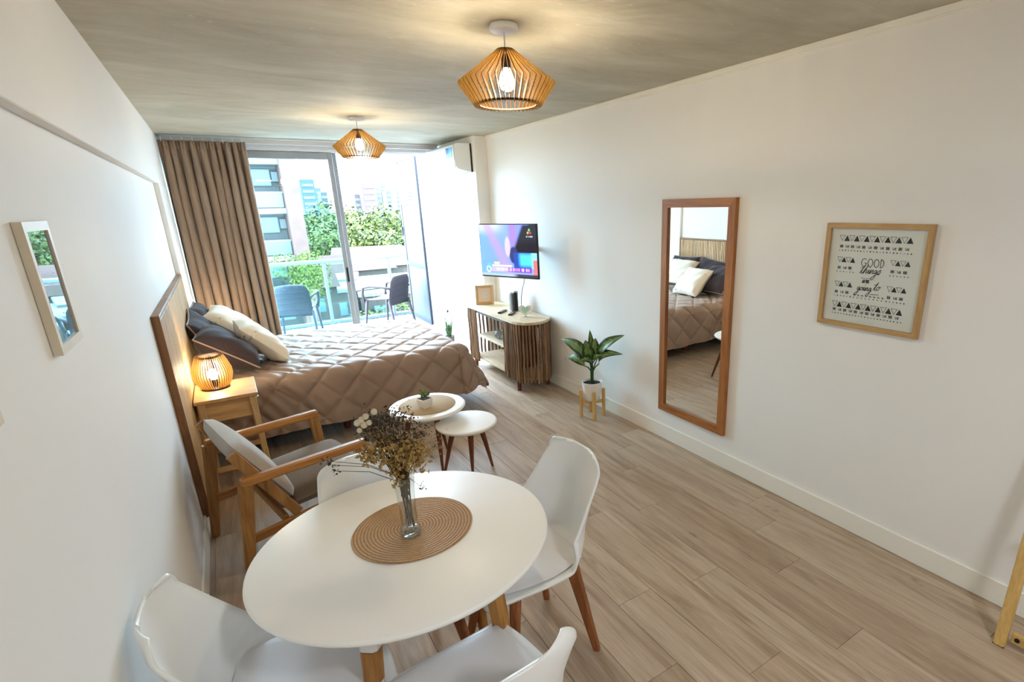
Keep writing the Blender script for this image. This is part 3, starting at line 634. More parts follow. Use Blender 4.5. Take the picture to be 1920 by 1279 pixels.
# ================================================================ ARMCHAIR
def armchair():
    t = thing('armchair', 'wooden-framed armchair with taupe cushions in front of the nightstand', 'armchair', (.102, 3.112, 0), radians(13))
    A = M_HONEY
    cs = MB()
    def soft(w, d, h, bul=.02, N=14):
        mb = MB()
        for sgn in (1, -1):
            def fn(s, q):
                a = s * 2 - 1; b = q * 2 - 1; k = max(0, (1 - abs(a) ** 7) * (1 - abs(b) ** 7)) ** .5
                return (a * w / 2, b * d / 2, sgn * (h / 2 * k + bul * (1 - a * a) * (1 - b * b)))
            mb.grid(fn, N, N)
        return mb
    o = soft(.50, .55, .10).obj('seat_cushion', M_SEATF, t, True); o.matrix_local = Matrix.Translation((.10, 0, .345)) @ Matrix.Rotation(radians(-4), 4, 'Y')
    d = Vector((-.225, 0, .375)).normalized(); o = soft(.55, .43, .085).obj('back_cushion', M_LINEN, t, True)
    o.matrix_local = frame_axes((0, -1, 0), d, Vector((0, -1, 0)).cross(d), (-.188, 0, .535))
    for sy in (-1, 1):
        y = sy * .325
        MB().bar((-.29, y, .54), (-.36, y, 0), .062, .034, .042, .03).obj('rear_leg', A, t); MB().bar((.265, y, .54), (.295, y, 0), .058, .034, .042, .03).obj('front_leg', A, t)
        MB().box((-.008, y, .551), (.60, .042, .044), .008).obj('armrest', wood('arm_wood_%d' % (sy + 1), '#9a5f26', '#d09350', 'x'), t)
        MB().bar((-.312, sy * .292, .69), (-.085, sy * .292, .285), .05, .026, .05, .026).obj('back_post', A, t)
        MB().bar((-.315, sy * .298, .235), (.275, sy * .298, .285), .045, .022, .045, .022).obj('side_rail', wood('rail_wood_%d' % (sy + 1), '#8a5526', '#bd8244', 'x'), t)
    MB().box((.255, 0, .262), (.024, .57, .045), .003).obj('front_rail', M_HONEYY, t); MB().box((-.14, 0, .262), (.024, .57, .045), .003).obj('rear_rail', M_HONEYY, t)
    for z in (.45, .60): MB().box((-.288 + (.69 - z) * .57 - .005, 0, z - .02), (.018, .555, .04), .003).obj('back_slat', M_HONEYY, t)
armchair()

# ================================================================ NEST TABLES
def nest(label, x, y, r, h, feet, top_r, th=.026):
    t = thing('coffee_table', label, 'coffee table', (x, y, 0), 0, 'round white nest tables')
    MB().lathe([(0, h - th), (r - .012, h - th), (r - .002, h - th * .6), (r, h - .008), (r - .006, h - .001), (r - .012, h), (0, h)], 56).obj('tabletop', M_WHITE, t, 50)
    for (fx, fy) in feet:
        k = top_r / sqrt(fx * fx + fy * fy); MB().tube([(fx * k, fy * k, h - th - .0005), (fx * (k + 1) / 2 * 1.0, fy * (k + 1) / 2, h * .5), (fx, fy, 0)], [.021, .016, .0085], 10).obj('leg', M_WALNUT, t, 40)
    return t
TA = (.985, 3.445); TB = (1.165, 3.205)
nest('taller round white side table with walnut legs and a pale mat', *TA, .257, .46, ((.02, -.125), (-.225, .02), (.17, .20)), .12)
nest('lower round white side table tucked partly under the taller one', *TB, .205, .375, ((-.145, .11), (.155, -.02), (-.005, -.045)), .085)
o = MB().lathe([(0, .461), (.187, .461), (.190, .464), (.187, .467), (0, .467)], 48).obj('round_mat', M_PALEMAT, None, 50, loc=(*TA, 0)); tag(o, 'round pale woven mat under the little succulent pot', 'mat')
def succulent():
    t = thing('potted_succulent', 'small succulent in a square white pot on the taller side table', 'potted plant', (.958, 3.40, .4675), .35)
    mb = MB(); pr = [(.030, 0), (.036, .03), (.037, .055), (.034, .062)]
    vs = []; 
    for s, z in pr: vs += [(s, s, z), (-s, s, z), (-s, -s, z), (s, -s, z)]
    mb.add(vs, [(4 * i + k, 4 * i + (k + 1) % 4, 4 * i + 4 + (k + 1) % 4, 4 * i + 4 + k) for i in range(3) for k in range(4)] + [(3, 2, 1, 0)]); mb.obj('pot', M_CERAM, t)
    MB().box((0, 0, .054), (.064, .064, .008)).obj('soil', M_SOIL, t)
    rs = random.Random(2); cols = [(.05, .11, .03), (.09, .17, .04), (.16, .24, .06), (.25, .28, .10)]
    for k in range(26):
        h = rs.uniform(.012, .062); a = rs.uniform(0, 6.28); rr = rs.uniform(.0, .032); p = Vector((rr * cos(a), rr * sin(a), .058 + h)); mb = MB(); d = Vector((cos(a) * rs.uniform(.3, 1), sin(a) * rs.uniform(.3, 1), 1)).normalized(); s = rs.uniform(.010, .016)
        u = d.orthogonal().normalized(); w = d.cross(u); vs = [p - d * s, p + u * s * .7, p + w * s * .5, p - u * s * .7, p - w * s * .5, p + d * s * 1.5]
        mb.add(vs, [(0, 2, 1), (0, 3, 2), (0, 4, 3), (0, 1, 4), (5, 1, 2), (5, 2, 3), (5, 3, 4), (5, 4, 1)]); c = cols[min(3, int(h / .062 * 4))]; mb.obj('leaf', M_GLEAF, t, False, colors=[c] * 6)
succulent()

# ================================================================ DINING TABLE
DT = (.338, 1.582); TR = .456
dt = thing('dining_table', 'round white dining table with wooden legs in the foreground', 'dining table', (*DT, 0))
MB().lathe([(0, .706), (TR - .02, .706), (TR - .004, .712), (TR, .719), (TR - .002, .726), (TR - .008, .730), (0, .730)], 96, sx=1.025, sy=.965).obj('tabletop', M_WHITE, dt, 50)
for k, a in enumerate((35, 145, 232, 307)):
    ca, sa = cos(radians(a)), sin(radians(a)); e0, e1 = .285, .375
    MB().bar((ca * (e0 + .026), sa * (e0 + .026), .58), (ca * e1, sa * e1, 0), .05, .05, .034, .034, up=(-sa, ca, 0)).obj('leg', M_TLEG, dt)
    br = MB().bar((ca * e0, sa * e0, .7055), (ca * (e0 + .026), sa * (e0 + .026), .5805), .058, .058, .052, .052, up=(-sa, ca, 0)).obj('leg_sleeve', M_WMETAL, dt)
for a in (0, 90): MB().tube([(-.24 * cos(radians(a + 45)), -.24 * sin(radians(a + 45)), .69 - a * .00005), (.24 * cos(radians(a + 45)), .24 * sin(radians(a + 45)), .69 - a * .00005)], .008, 8).obj('brace', M_CHROME, dt)
o = MB().lathe([(0, .7305), (.188, .7305), (.192, .733), (.19, .736), (0, .736)], 64, sx=1.02, sy=.98).obj('placemat', M_JUTE, None, 50, loc=(DT[0] + .03, DT[1] + .03, 0)); tag(o, 'round woven jute placemat at the middle of the dining table', 'placemat')
VX, VY, VZ = .349, 1.575, .7365
vs_ = thing('vase', 'clear glass vase holding dried flowers on the placemat', 'vase', (VX, VY, VZ))
MB().lathe([(0, 0), (.031, 0), (.034, .006), (.033, .02), (.026, .045), (.026, .10), (.029, .16), (.035, .215), (.0335, .215), (.0275, .16), (.0245, .10), (.0245, .045), (.028, .028), (0, .024)], 32).obj('glass_body', M_VASE, vs_, 40)
MB().lathe([(0, .003), (.029, .003), (.030, .012), (.026, .021), (0, .0225)], 24).obj('glass_foot', glassy('thick_glass', (.80, .82, .80, 1), 2.2, .02), vs_, True)
def bouquet():
    t = thing('dried_bouquet', 'dried flower bouquet with white pods standing in the glass vase', 'bouquet', (VX, VY, VZ)); rs = random.Random(11)
    m_st = plain('dry_stem', '#4a3a22', .9); m_y = plain('dry_yellow_petal', '#a8884e', .85, var=.3, vscale=90); m_k = plain('dry_dark_flower', '#3b342c', .9, var=.4, vscale=90); m_t = plain('dry_tan_flower', '#8d7559', .9, var=.3, vscale=90); m_w = plain('pod_cream', '#d0c2a6', .8, var=.1, vscale=60)
    V = Vector; stems = MB(); right = V((.83, -.556, 0)); fwd = V((.55, .83, 0))
    def stem(x, d, h, r=.0016):
        e = right * x + fwd * d + V((0, 0, h)); b = V((rs.uniform(-.014, .014), rs.uniform(-.014, .014), .03 if rs.random() < .2 else rs.uniform(.13, .18))); n = V((rs.uniform(-.015, .015), rs.uniform(-.015, .015), .19)); m = n.lerp(e, .5) + V((0, 0, .02))
        stems.tube([b, n, m, e], [r, r, r * .8, r * .6], 5); return e
    yel = MB(); dk = MB(); tan = MB()
    def petal(mb, p, s):
        d = V((rs.gauss(0, 1), rs.gauss(0, 1), rs.gauss(.3, 1))).normalized(); u = d.orthogonal().normalized(); w = d.cross(u); mb.add([p - d * s, p + u * s * .55 + w * s * .2, p + d * s, p - u * s * .55 + w * s * .2], [(0, 1, 2), (0, 2, 3)])
    for k in range(20):
        e = stem(rs.uniform(-.085, .07), rs.uniform(-.05, .03), rs.uniform(.27, .325))
        for q in range(42): petal(yel, e + V((rs.gauss(0, .016), rs.gauss(0, .016), rs.gauss(-.006, .017))), rs.uniform(.005, .011))
    for k in range(70): petal(yel, V((0, 0, .19)) + right * rs.gauss(-.012, .016) + fwd * rs.gauss(-.02, .008) + V((0, 0, rs.uniform(0, .09))), rs.uniform(.006, .012))
    for k in range(30):
        e = stem(rs.uniform(-.115, .075), rs.uniform(-.01, .08), rs.uniform(.30, .40))
        for q in range(34): petal(dk if rs.random() < .62 else tan, e + V((rs.gauss(0, .017), rs.gauss(0, .017), rs.gauss(0, .017))), rs.uniform(.003, .008))
    for k in range(7):
        e = stem(rs.uniform(.05, .12), rs.uniform(-.01, .05), rs.uniform(.29, .37), .001)
        for q in range(12): petal(tan, e + V((rs.gauss(0, .012), rs.gauss(0, .012), rs.gauss(0, .016))), rs.uniform(.003, .007))
    for (x, h) in ((-.085, .395), (-.098, .385), (-.070, .405), (-.042, .420), (-.078, .378), (-.095, .36), (-.062, .385)):
        e = stem(x - .012, -.02, h + .02, .0012); pd = MB().sphere(tuple(e), rs.uniform(.0075, .0115), 10, 7).obj('seed_pod', m_w, t, True)
    for (x, h) in ((-.20, .27), (-.215, .285), (-.195, .25), (.062, .19)):
        e = stem(x, -.03, h, .0013)
        for q in range(9): petal(dk, e + V((rs.gauss(0, .008), rs.gauss(0, .008), rs.gauss(0, .008))), rs.uniform(.004, .008))
    stuff(stems.obj('stems', m_st, t)); stuff(yel.obj('yellow_petals', m_y, t)); stuff(dk.obj('dark_flowers', m_k, t)); stuff(tan.obj('tan_flowers', m_t, t))
bouquet()

# ================================================================ DINING CHAIRS
def dining_chair(label, loc, rz):
    t = thing('dining_chair', label, 'dining chair', loc, rz, 'white chairs around the dining table')
    P = [(.258, .425, .17), (.246, .448, .205), (.14, .445, .228), (.01, .432, .240), (-.11, .432, .242), (-.18, .452, .240), (-.216, .50, .230), (-.238, .58, .214), (-.256, .67, .197), (-.268, .74, .185), (-.275, .785, .173)]
    def cr(s):
        n = len(P) - 1; f = s * n; i = min(int(f), n - 1); q = f - i; a = [P[max(0, min(n, i + k))] for k in (-1, 0, 1, 2)]
        return [.5 * (2 * a[1][c] + (a[2][c] - a[0][c]) * q + (2 * a[0][c] - 5 * a[1][c] + 4 * a[2][c] - a[3][c]) * q * q + (3 * a[1][c] - a[0][c] - 3 * a[2][c] + a[3][c]) * q ** 3) for c in range(3)]
    def fn(s, q):
        a = q * 2 - 1; k = abs(a)
        if s < .84: y, z, w = cr(s / .84)
        else: th = (s - .84) / .16 * pi / 2; y, z, w = -.275 - .006 * sin(th), .785 + .045 * sin(th), .128 + .045 * cos(th)
        wgt = min(.155, max(0, (-.05 - y) * .84)); st = 1 - min(1, max(0, (z - .45) / .13)); bk = 1 - st
        wg = wgt * (1 - .74 * min(1, max(0, z - .56) / .22)); lf = min(1, max(0, s - .05) / .35); return (a * w * (1 - .03 * bk * k ** 4), y + wg * k ** 2.4, z + st * .065 * k ** 3 * lf)
    solid(MB().grid(fn, 60, 26).obj('shell', M_SHELL, t, True), .011, 0)
    mb = MB()
    for sg in (1, -1):
        def pf(s, q):
            a = s * 2 - 1; b = q * 2 - 1; k = max(0, (1 - abs(a) ** 5) * (1 - abs(b) ** 5)) ** .5; x = a * .205 * (1 - .10 * b * b * abs(a)); y = .04 + b * .20 * (1 - .12 * a * a)
            zb = .444 - .012 * max(0, 1 - abs(y) / .2) ; return (x, y, zb + .022 + sg * .020 * k + .02 * (abs(a) ** 3) * .6)
        mb.grid(pf, 18, 18)
    mb.obj('seat_pad', M_LEATH, t, True)
    for sx in (-1, 1):
        for sy in (-1, 1): MB().bar((sx * .125, sy * .125, .415), (sx * .19, sy * .195, 0), .05, .036, .028, .026, up=(sx, -sy, 0)).obj('leg', M_CHLEG, t)
    for a in (45, -45): MB().tube([(-.17 * cos(radians(a)), -.17 * sin(radians(a)), .375 + a * .0001), (.17 * cos(radians(a)), .17 * sin(radians(a)), .375 + a * .0001)], .009, 8).obj('brace', M_CHROME, t)
    MB().lathe([(0, .380), (.07, .380), (.07, .418), (0, .418)], 20).obj('mount', M_WMETAL, t)
    return t
ch = dining_chair('white dining chair to the right of the table, facing the window wall side-on', (.785, 1.62, 0), radians(90 + 3))
dup(ch, 'white dining chair against the left wall, its seat under the table edge', (-.05, 1.48, 0), radians(-90 - 4))
dup(ch, 'white dining chair nearest the camera, its back turned to the viewer', (.345, 1.085, 0), radians(4))
dup(ch, 'white dining chair on the far side of the table, behind the vase', (.335, 1.82, 0), radians(180 + 6))
ch['label'] = 'white dining chair at the right of the table, seen side-on over bare floor'

# ================================================================ TV CABINET
def cabinet():
    t = thing('tv_cabinet', 'weathered wood cabinet with slatted curved end and open shelves below the television', 'cabinet', (0, 0, 0))
    out = [(2.585, 5.66), (2.185, 5.66), (2.185, 4.52)]
    arc = [(2.20, 4.44), (2.245, 4.365), (2.31, 4.33), (2.38, 4.322), (2.45, 4.345), (2.52, 4.395), (2.565, 4.44), (2.585, 4.48)]
    MB().prism(out + arc, .678, .703).obj('top', M_RUSTTOP, t)
    def ins(k): cx, cy = 2.39, 4.9; return [(cx + (x - cx) * (1 - k), cy + (y - cy) * (1 - k * .5)) for x, y in out + arc]
    MB().prism(ins(.10), .645, .6775).obj('apron', M_RUSTD, t)
    MB().prism(ins(.16), .115, .140).obj('bottom_shelf', M_RUSTTOP, t)
    MB().box((2.385, 5.085, .398), (.37, .69, .024), .002).obj('middle_shelf', M_RUSTTOP, t)
    MB().box((2.38, 4.735, .39), (.36, .014, .508)).obj('divider', M_RUSTD, t)
    # slats round the outside
    path = [(2.197, 5.648), (2.197, 5.44)]; rnd = random.Random(4)
    sls = [MB().tube([(rnd.uniform(-.003, .003), rnd.uniform(-.003, .003), .108 + (.674 - .108) * q / 7 - (0 if q else rnd.uniform(0, .02))) for q in range(8)], [.0115 * rnd.uniform(.86, 1.14) for q in range(8)], 8).mesh('slat', M_RUST, 40) for _ in range(6)]
    def run(pts, step):
        acc = 0; res = []
        for a, b in zip(pts, pts[1:]):
            L = sqrt((b[0] - a[0]) ** 2 + (b[1] - a[1]) ** 2); d = (step - acc) if acc else 0
            d = acc
            while d < L: res.append((a[0] + (b[0] - a[0]) * d / L, a[1] + (b[1] - a[1]) * d / L)); d += step
            acc = d - L
        return res
    for (x, y) in run([(2.197, 5.648), (2.197, 5.435)], .035) + run([(2.197, 4.74), (2.197, 4.52)] + [(x - (x - 2.39) * .05, y + .012) for x, y in arc], .0345) + run([(2.575, 4.79), (2.575, 5.64)], .045) + run([(2.235, 5.64), (2.56, 5.64)], .044):
        shared('slat', rnd.choice(sls), t, (x, y, 0), (0, 0, rnd.uniform(0, 6)))
    for (x, y) in ((2.215, 4.50), (2.54, 4.50), (2.23, 5.60), (2.54, 5.60)): MB().tube([(x, y, .1145), (x, y, 0)], [.024, .019], 10).obj('leg', M_WALNUT, t, 40)
cabinet()
def photo_frame():
    M = Matrix.Translation((2.36, 5.53, .7035)) @ Matrix.Rotation(radians(-28), 4, 'Z') @ Matrix.Rotation(radians(-10), 4, 'X')
    t = thing('photo_frame', 'small wooden photo frame standing on the far end of the cabinet', 'picture frame', M=M); w, h, f = .205, .215, .03
    for sx in (-1, 1): MB().box((sx * (w / 2 - f / 2), 0, h / 2), (f, .018, h), .003).obj('frame_side', M_OAK, t)
    for z in (f / 2, h - f / 2): MB().box((0, 0, z), (w - 2 * f - .001, .018, f), .003).obj('frame_rail', M_OAKX, t)
    MB().box((0, .004, h / 2), (w - 2 * f, .006, h - 2 * f)).obj('mat_board', plain('frame_mat', '#e0c4a8', .8), t); MB().box((0, -.001, h / 2), (.062, .003, .07)).obj('photo', plain('frame_photo', '#cfcac2', .5, var=.15, vscale=40), t)
    MB().bar((0, .012, h * .7), (0, .06, .006), .03, .004).obj('easel_leg', M_RUSTD, t)
photo_frame()
def box_unit():
    t = thing('set_top_box', 'upright black and grey media box on the cabinet under the television', 'media box', (2.475, 4.985, .7035), radians(-30))
    MB().box((0, .0, .10), (.042, .13, .198), .008).obj('body', M_BLACK, t); MB().box((-.045, -.0, .098), (.046, .10, .19), .016).obj('front_panel', M_GREYP, t)
    MB().box((-.069, 0, .13), (.003, .06, .05)).obj('speaker_grille', plain('grille', '#8b9096', .6), t)
    MB().box((0, .04, .003), (.06, .02, .006)).obj('foot', M_BLACK, t)
box_unit()
o = MB().tube([(2.52, 4.83, 1.12), (2.515, 4.86, 1.0), (2.53, 4.93, .93), (2.535, 4.97, .85), (2.55, 5.02, .72), (2.57, 5.06, .712)], .004, 6).obj('power_cable', M_BLACK, None, True); tag(o, 'black cable hanging from the television to the media box', 'cable')
def remote(label, x, y, rz):
    t = thing('remote_control', label, 'remote control', (x, y, .7035), rz, 'black remotes on the cabinet'); MB().box((0, 0, .008), (.042, .16, .016), .005).obj('body', M_BLACK, t)
    for i in range(3):
        for j in range(5): MB().box(((i - 1) * .011, -.05 + j * .022, .0168), (.007, .009, .0018)).obj('button', M_GREYP, t)
remote('black remote control farther from the heart dish on the cabinet', 2.31, 4.98, radians(-50)); remote('black remote control nearer the heart dish on the cabinet', 2.345, 4.83, radians(-42))
def heart():
    t = thing('heart_dish', 'white and mint heart-shaped trinket dish at the rounded cabinet end', 'trinket dish', frame := (2.40, 4.635, .7035), radians(-40))
    hs = []
    for k in range(28):
        a = 2 * pi * k / 28; hs.append((16 * sin(a) ** 3 * .0036, (13 * cos(a) - 5 * cos(2 * a) - 2 * cos(3 * a) - cos(4 * a)) * .0036))
    M = Matrix.Translation((0, 0, .0625)) @ Matrix.Rotation(radians(78), 4, 'X')
    MB().prism([(x * 1.2, y * 1.15) for x, y in hs], -.012, .012, M).obj('heart_rim', M_CERAM, t); MB().prism([(x * .72, y * .72 + .003) for x, y in hs], .0125, .016, M).obj('heart_centre', plain('mint_glaze', '#a9d3c2', .3), t)
    MB().box((0, 0, .004), (.05, .05, .008), .003).obj('base', M_CERAM, t)
heart()
def wire_ball():
    t = thing('glass_ornament', 'round clear glass ornament on the middle shelf of the cabinet', 'ornament', (2.285, 5.06, .4105))
    MB().sphere((0, 0, .047), .046, 20, 14).obj('glass_ball', glassy('ornament_glass', (.75, .78, .82, 1), 2.5, .05), t, True)
    for k in range(5): MB().tube([(.047 * cos(a) * cos(k * .63), .047 * cos(a) * sin(k * .63), .0475 + .0465 * sin(a)) for a in [2 * pi * i / 20 for i in range(20)]], .0016, 5, closed=True).obj('wire_hoop', M_STEEL, t, True)
    MB().lathe([(0, .092), (.010, .092), (.010, .104), (0, .104)], 10).obj('cap', M_STEEL, t)
wire_ball()

# ================================================================ TELEVISION
def television():
    R_, L_ = Vector((2.36, 4.262, 0)), Vector((2.082, 4.90, 0)); u = (R_ - L_).normalized(); w = (R_ - L_).length; c = (R_ + L_) / 2; n = u.cross(Vector((0, 0, 1)))
    h = .495; M = frame_axes(u, (0, 0, 1), n, (c.x, c.y, 1.355))
    t = thing('television', 'wall-mounted flat television, switched on, angled toward the bed', 'television', M=M)
    MB().box((0, 0, -.012), (w, h, .024), .004).obj('housing', M_BLACK, t); MB().box((0, -.03, -.042), (w * .6, h * .6, .035), .008).obj('rear_cover', M_BLACK, t)
    NX, NY = 128, 88; mb = MB(); cols = []; sw, sh_ = w - .016, h - .022
    rs = random.Random(8); tx = [rs.random() for _ in range(400)]
    def mixc(a, b, k): k = max(0, min(1, k)); return tuple(p + (q - p) * k for p, q in zip(a, b))
    def sm(e0, e1, x): k = max(0, min(1, (x - e0) / (e1 - e0))); return k * k * (3 - 2 * k)
    def pix(x, y):
        c = mixc((.10, .22, .38), (.16, .20, .42), x)
        c = mixc(c, (.35, .40, .55), sm(.75, 1, y) * sm(.55, .2, x)); c = mixc(c, (.28, .17, .42), sm(.14, .02, abs(x - .30 - (.6 - y) * .4)) * .7)
        c = mixc(c, (.13, .17, .55), sm(.5, .56, x) * sm(.45, .8, y)); c = mixc(c, (.20, .12, .40), sm(.09, .02, abs(x - .60)) * sm(.5, .7, y))
        c = mixc(c, (.004, .004, .010), sm(-.02, .05, x - .60 - .35 * max(0, y - .55)) * sm(.36, .46, y) * sm(.0, .05, 1.02 - y)); c = mixc(c, (.004, .004, .012), sm(.86, .90, x) * sm(.62, .66, y))
        d = ((x - .60) / .07) ** 2 + ((y - .42) / .16) ** 2; c = mixc(c, (.015, .02, .10), sm(1.4, .7, d))
        d = ((x - .50) / .05) ** 2 + ((y - .58) / .20) ** 2; c = mixc(c, (.38, .30, .34), sm(1.2, .6, d))
        if x > .60 and .16 < y < .47: c = mixc((.01, .04, .22), (.05, .35, .80), sm(.0, .10, .17 - abs((y - .33) - .35 * (x - .82) ** 2)) * sm(.66, .74, x)); c = mixc(c, (.16, .45, .78), sm(.88, .93, x))
        if .20 < x < .56 and .185 < y < .225: c = (.44, .40, .36)
        if .24 < x < .34 and .235 < y < .275: c = (.55, .38, .22)
        if .19 < x < .90 and .085 < y < .18:
            c = mixc((.30, .24, .48), (.12, .02, .32), sm(.35, .65, x))
            if .105 < y < .160 and .26 < x < .87 and tx[int(x * 128)] > .42: c = mixc(c, (.55, .45, .75), .75)
        d = sqrt(((x - .135) * w) ** 2 + ((y - .13) * h) ** 2)
        if .020 < d < .032: c = (.40, .52, .50)
        d2 = sqrt(((x - .145) * w) ** 2 + ((y - .215) * h) ** 2)
        if d2 < .018: c = (.03, .36, .40)
        if y < .055: c = mixc((.20, .28, .34), (.012, .014, .03), sm(.55, .68, x))
        if x > .935 and .05 < y < .34: c = (.34, .10, .11)
        for (px, py, cc) in ((.885, .90, (.1, .35, .08)), (.865, .85, (.4, .22, .05)), (.905, .85, (.3, .03, .03))):
            if ((x - px) * w) ** 2 + ((y - py) * h) ** 2 < .012 ** 2: c = cc
        if .83 < x < .94 and .77 < y < .79 and tx[int(x * 200)] > .4: c = (.3, .3, .33)
        return c
    def fn(s, q): return ((s - .5) * sw, (q - .5) * sh_ + .003, .0005)
    for i in range(NX + 1):
        for j in range(NY + 1): cols.append(pix(i / NX, j / NY))
    m = NT('tv_screen'); a = m.n('ShaderNodeVertexColor'); a.layer_name = 'col'; m.set(Roughness=.12, Base_Color=(.01, .01, .012, 1), Emission_Strength=.75); m.l(a.outputs[0], m.b.inputs['Emission Color'])
    mb.grid(fn, NX, NY).obj('screen', m.m, t, colors=cols)
    b = MB().box((0, 0, -.075), (.16, .16, .03), .004).obj('mount_plate', M_BLACK, t)
    e = M.inverted() @ Vector((2.592, 4.72, 1.355)); MB().bar((0, 0, -.09), (e.x, e.y, e.z), .04, .04, up=(0, 1, 0)).obj('swivel_arm', M_BLACK, t)
television()

# ================================================================ AIR CONDITIONER, OUTLET
def aircon():
    t = thing('air_conditioner', 'white split air conditioner on the pillar beside the window', 'air conditioner', (2.46, 6.28, 2.27)); y0, y1 = -.47, .47
    prof = [(-.004, .145), (-.17, .145), (-.200, .125), (-.205, -.03), (-.195, -.085), (-.165, -.115), (-.06, -.142), (-.004, -.142)]
    P = frame_axes((1, 0, 0), (0, 0, 1), (0, -1, 0), (0, 0, 0))
    MB().prism(prof, -.47, .47, P).obj('housing', M_WMETAL, t)
    MB().box((-.2065, 0, .05), (.006, .93, .15), .002).obj('front_cover', M_WMETAL, t)
    MB().bar((-.199, -.45, -.083), (-.199, .45, -.083), .05, .004, up=(1, 0, .2)).obj('louvre', plain('louvre', '#dcdde0', .4), t)
    st = MB().box((-.2105, -.34, .055), (.0015, .19, .105)).obj('energy_sticker', plain('sticker_blue', '#2f9bd0', .4), t)
    MB().box((-.2115, -.285, .075), (.001, .07, .06)).obj('sticker_print', plain('sticker_navy', '#1f4f8f', .4), st); MB().box((-.2115, -.395, .058), (.001, .05, .09)).obj('sticker_print', plain('sticker_sky', '#5ab8e0', .4), st)
    MB().box((-.012, -.4715, .0), (.018, .003, .29)).obj('rear_gap', M_BLACK, t)
    for k in range(10): MB().box((-.10, -.36 + k * .08, .1455), (.12, .05, .003)).obj('vent_slat', M_GREYP, t)
aircon()
t = thing('wall_socket', 'white double power socket on the pillar face', 'socket', M=wallR(6.30, 1.13, 2.46) if False else frame_axes((0, -1, 0), (0, 0, 1), (-1, 0, 0), (2.46, 6.30, 1.13)))
MB().box((0, 0, .004), (.07, .115, .008), .003).obj('plate', M_WMETAL, t)
for v in (-.026, .026): MB().box((0, v, .0095), (.04, .03, .003), .001).obj('outlet', M_GREYP, t)

# ================================================================ MIRROR + PICTURES
def framed(name, label, cat, M, w, h, f, d, mats, inner):
    t = thing(name, label, cat, M=M); ms, mr = mats
    for sx in (-1, 1):
        a = sx * w / 2; b = sx * (w / 2 - f); pts = [(a, -h / 2), (a, h / 2), (b, h / 2 - f), (b, -h / 2 + f)]
        MB().prism(pts if sx < 0 else pts[::-1], .001, d).obj('frame_side', ms, t)
    for sy in (-1, 1):
        a = sy * h / 2; b = sy * (h / 2 - f); pts = [(-w / 2 + .0005, a), (w / 2 - .0005, a), (w / 2 - f, b), (-w / 2 + f, b)]
        MB().prism(pts if sy < 0 else pts[::-1], .001, d).obj('frame_rail', mr, t)
    inner(t, w - 2 * f, h - 2 * f); return t
mh = wood('mirror_frame_wood', '#8a4f1e', '#b9783a', 'y', 1); mhx = wood('mirror_frame_wood_x', '#8a4f1e', '#b9783a', 'x', 1)
framed('wall_mirror', 'tall mirror in a honey-brown wooden frame on the right wall', 'mirror', wallR(2.5345, 1.009), .643, 1.536, .055, .030, (mh, mhx), lambda t, w, h: MB().box((0, 0, .012), (w, h, .006)).obj('mirror_glass', M_MIRR, t))
wf_y = wood('print_frame_wood', '#a8824f', '#c9a470', 'y', 1.5); wf_x = wood('print_frame_wood_x', '#a8824f', '#c9a470', 'x', 1.5)
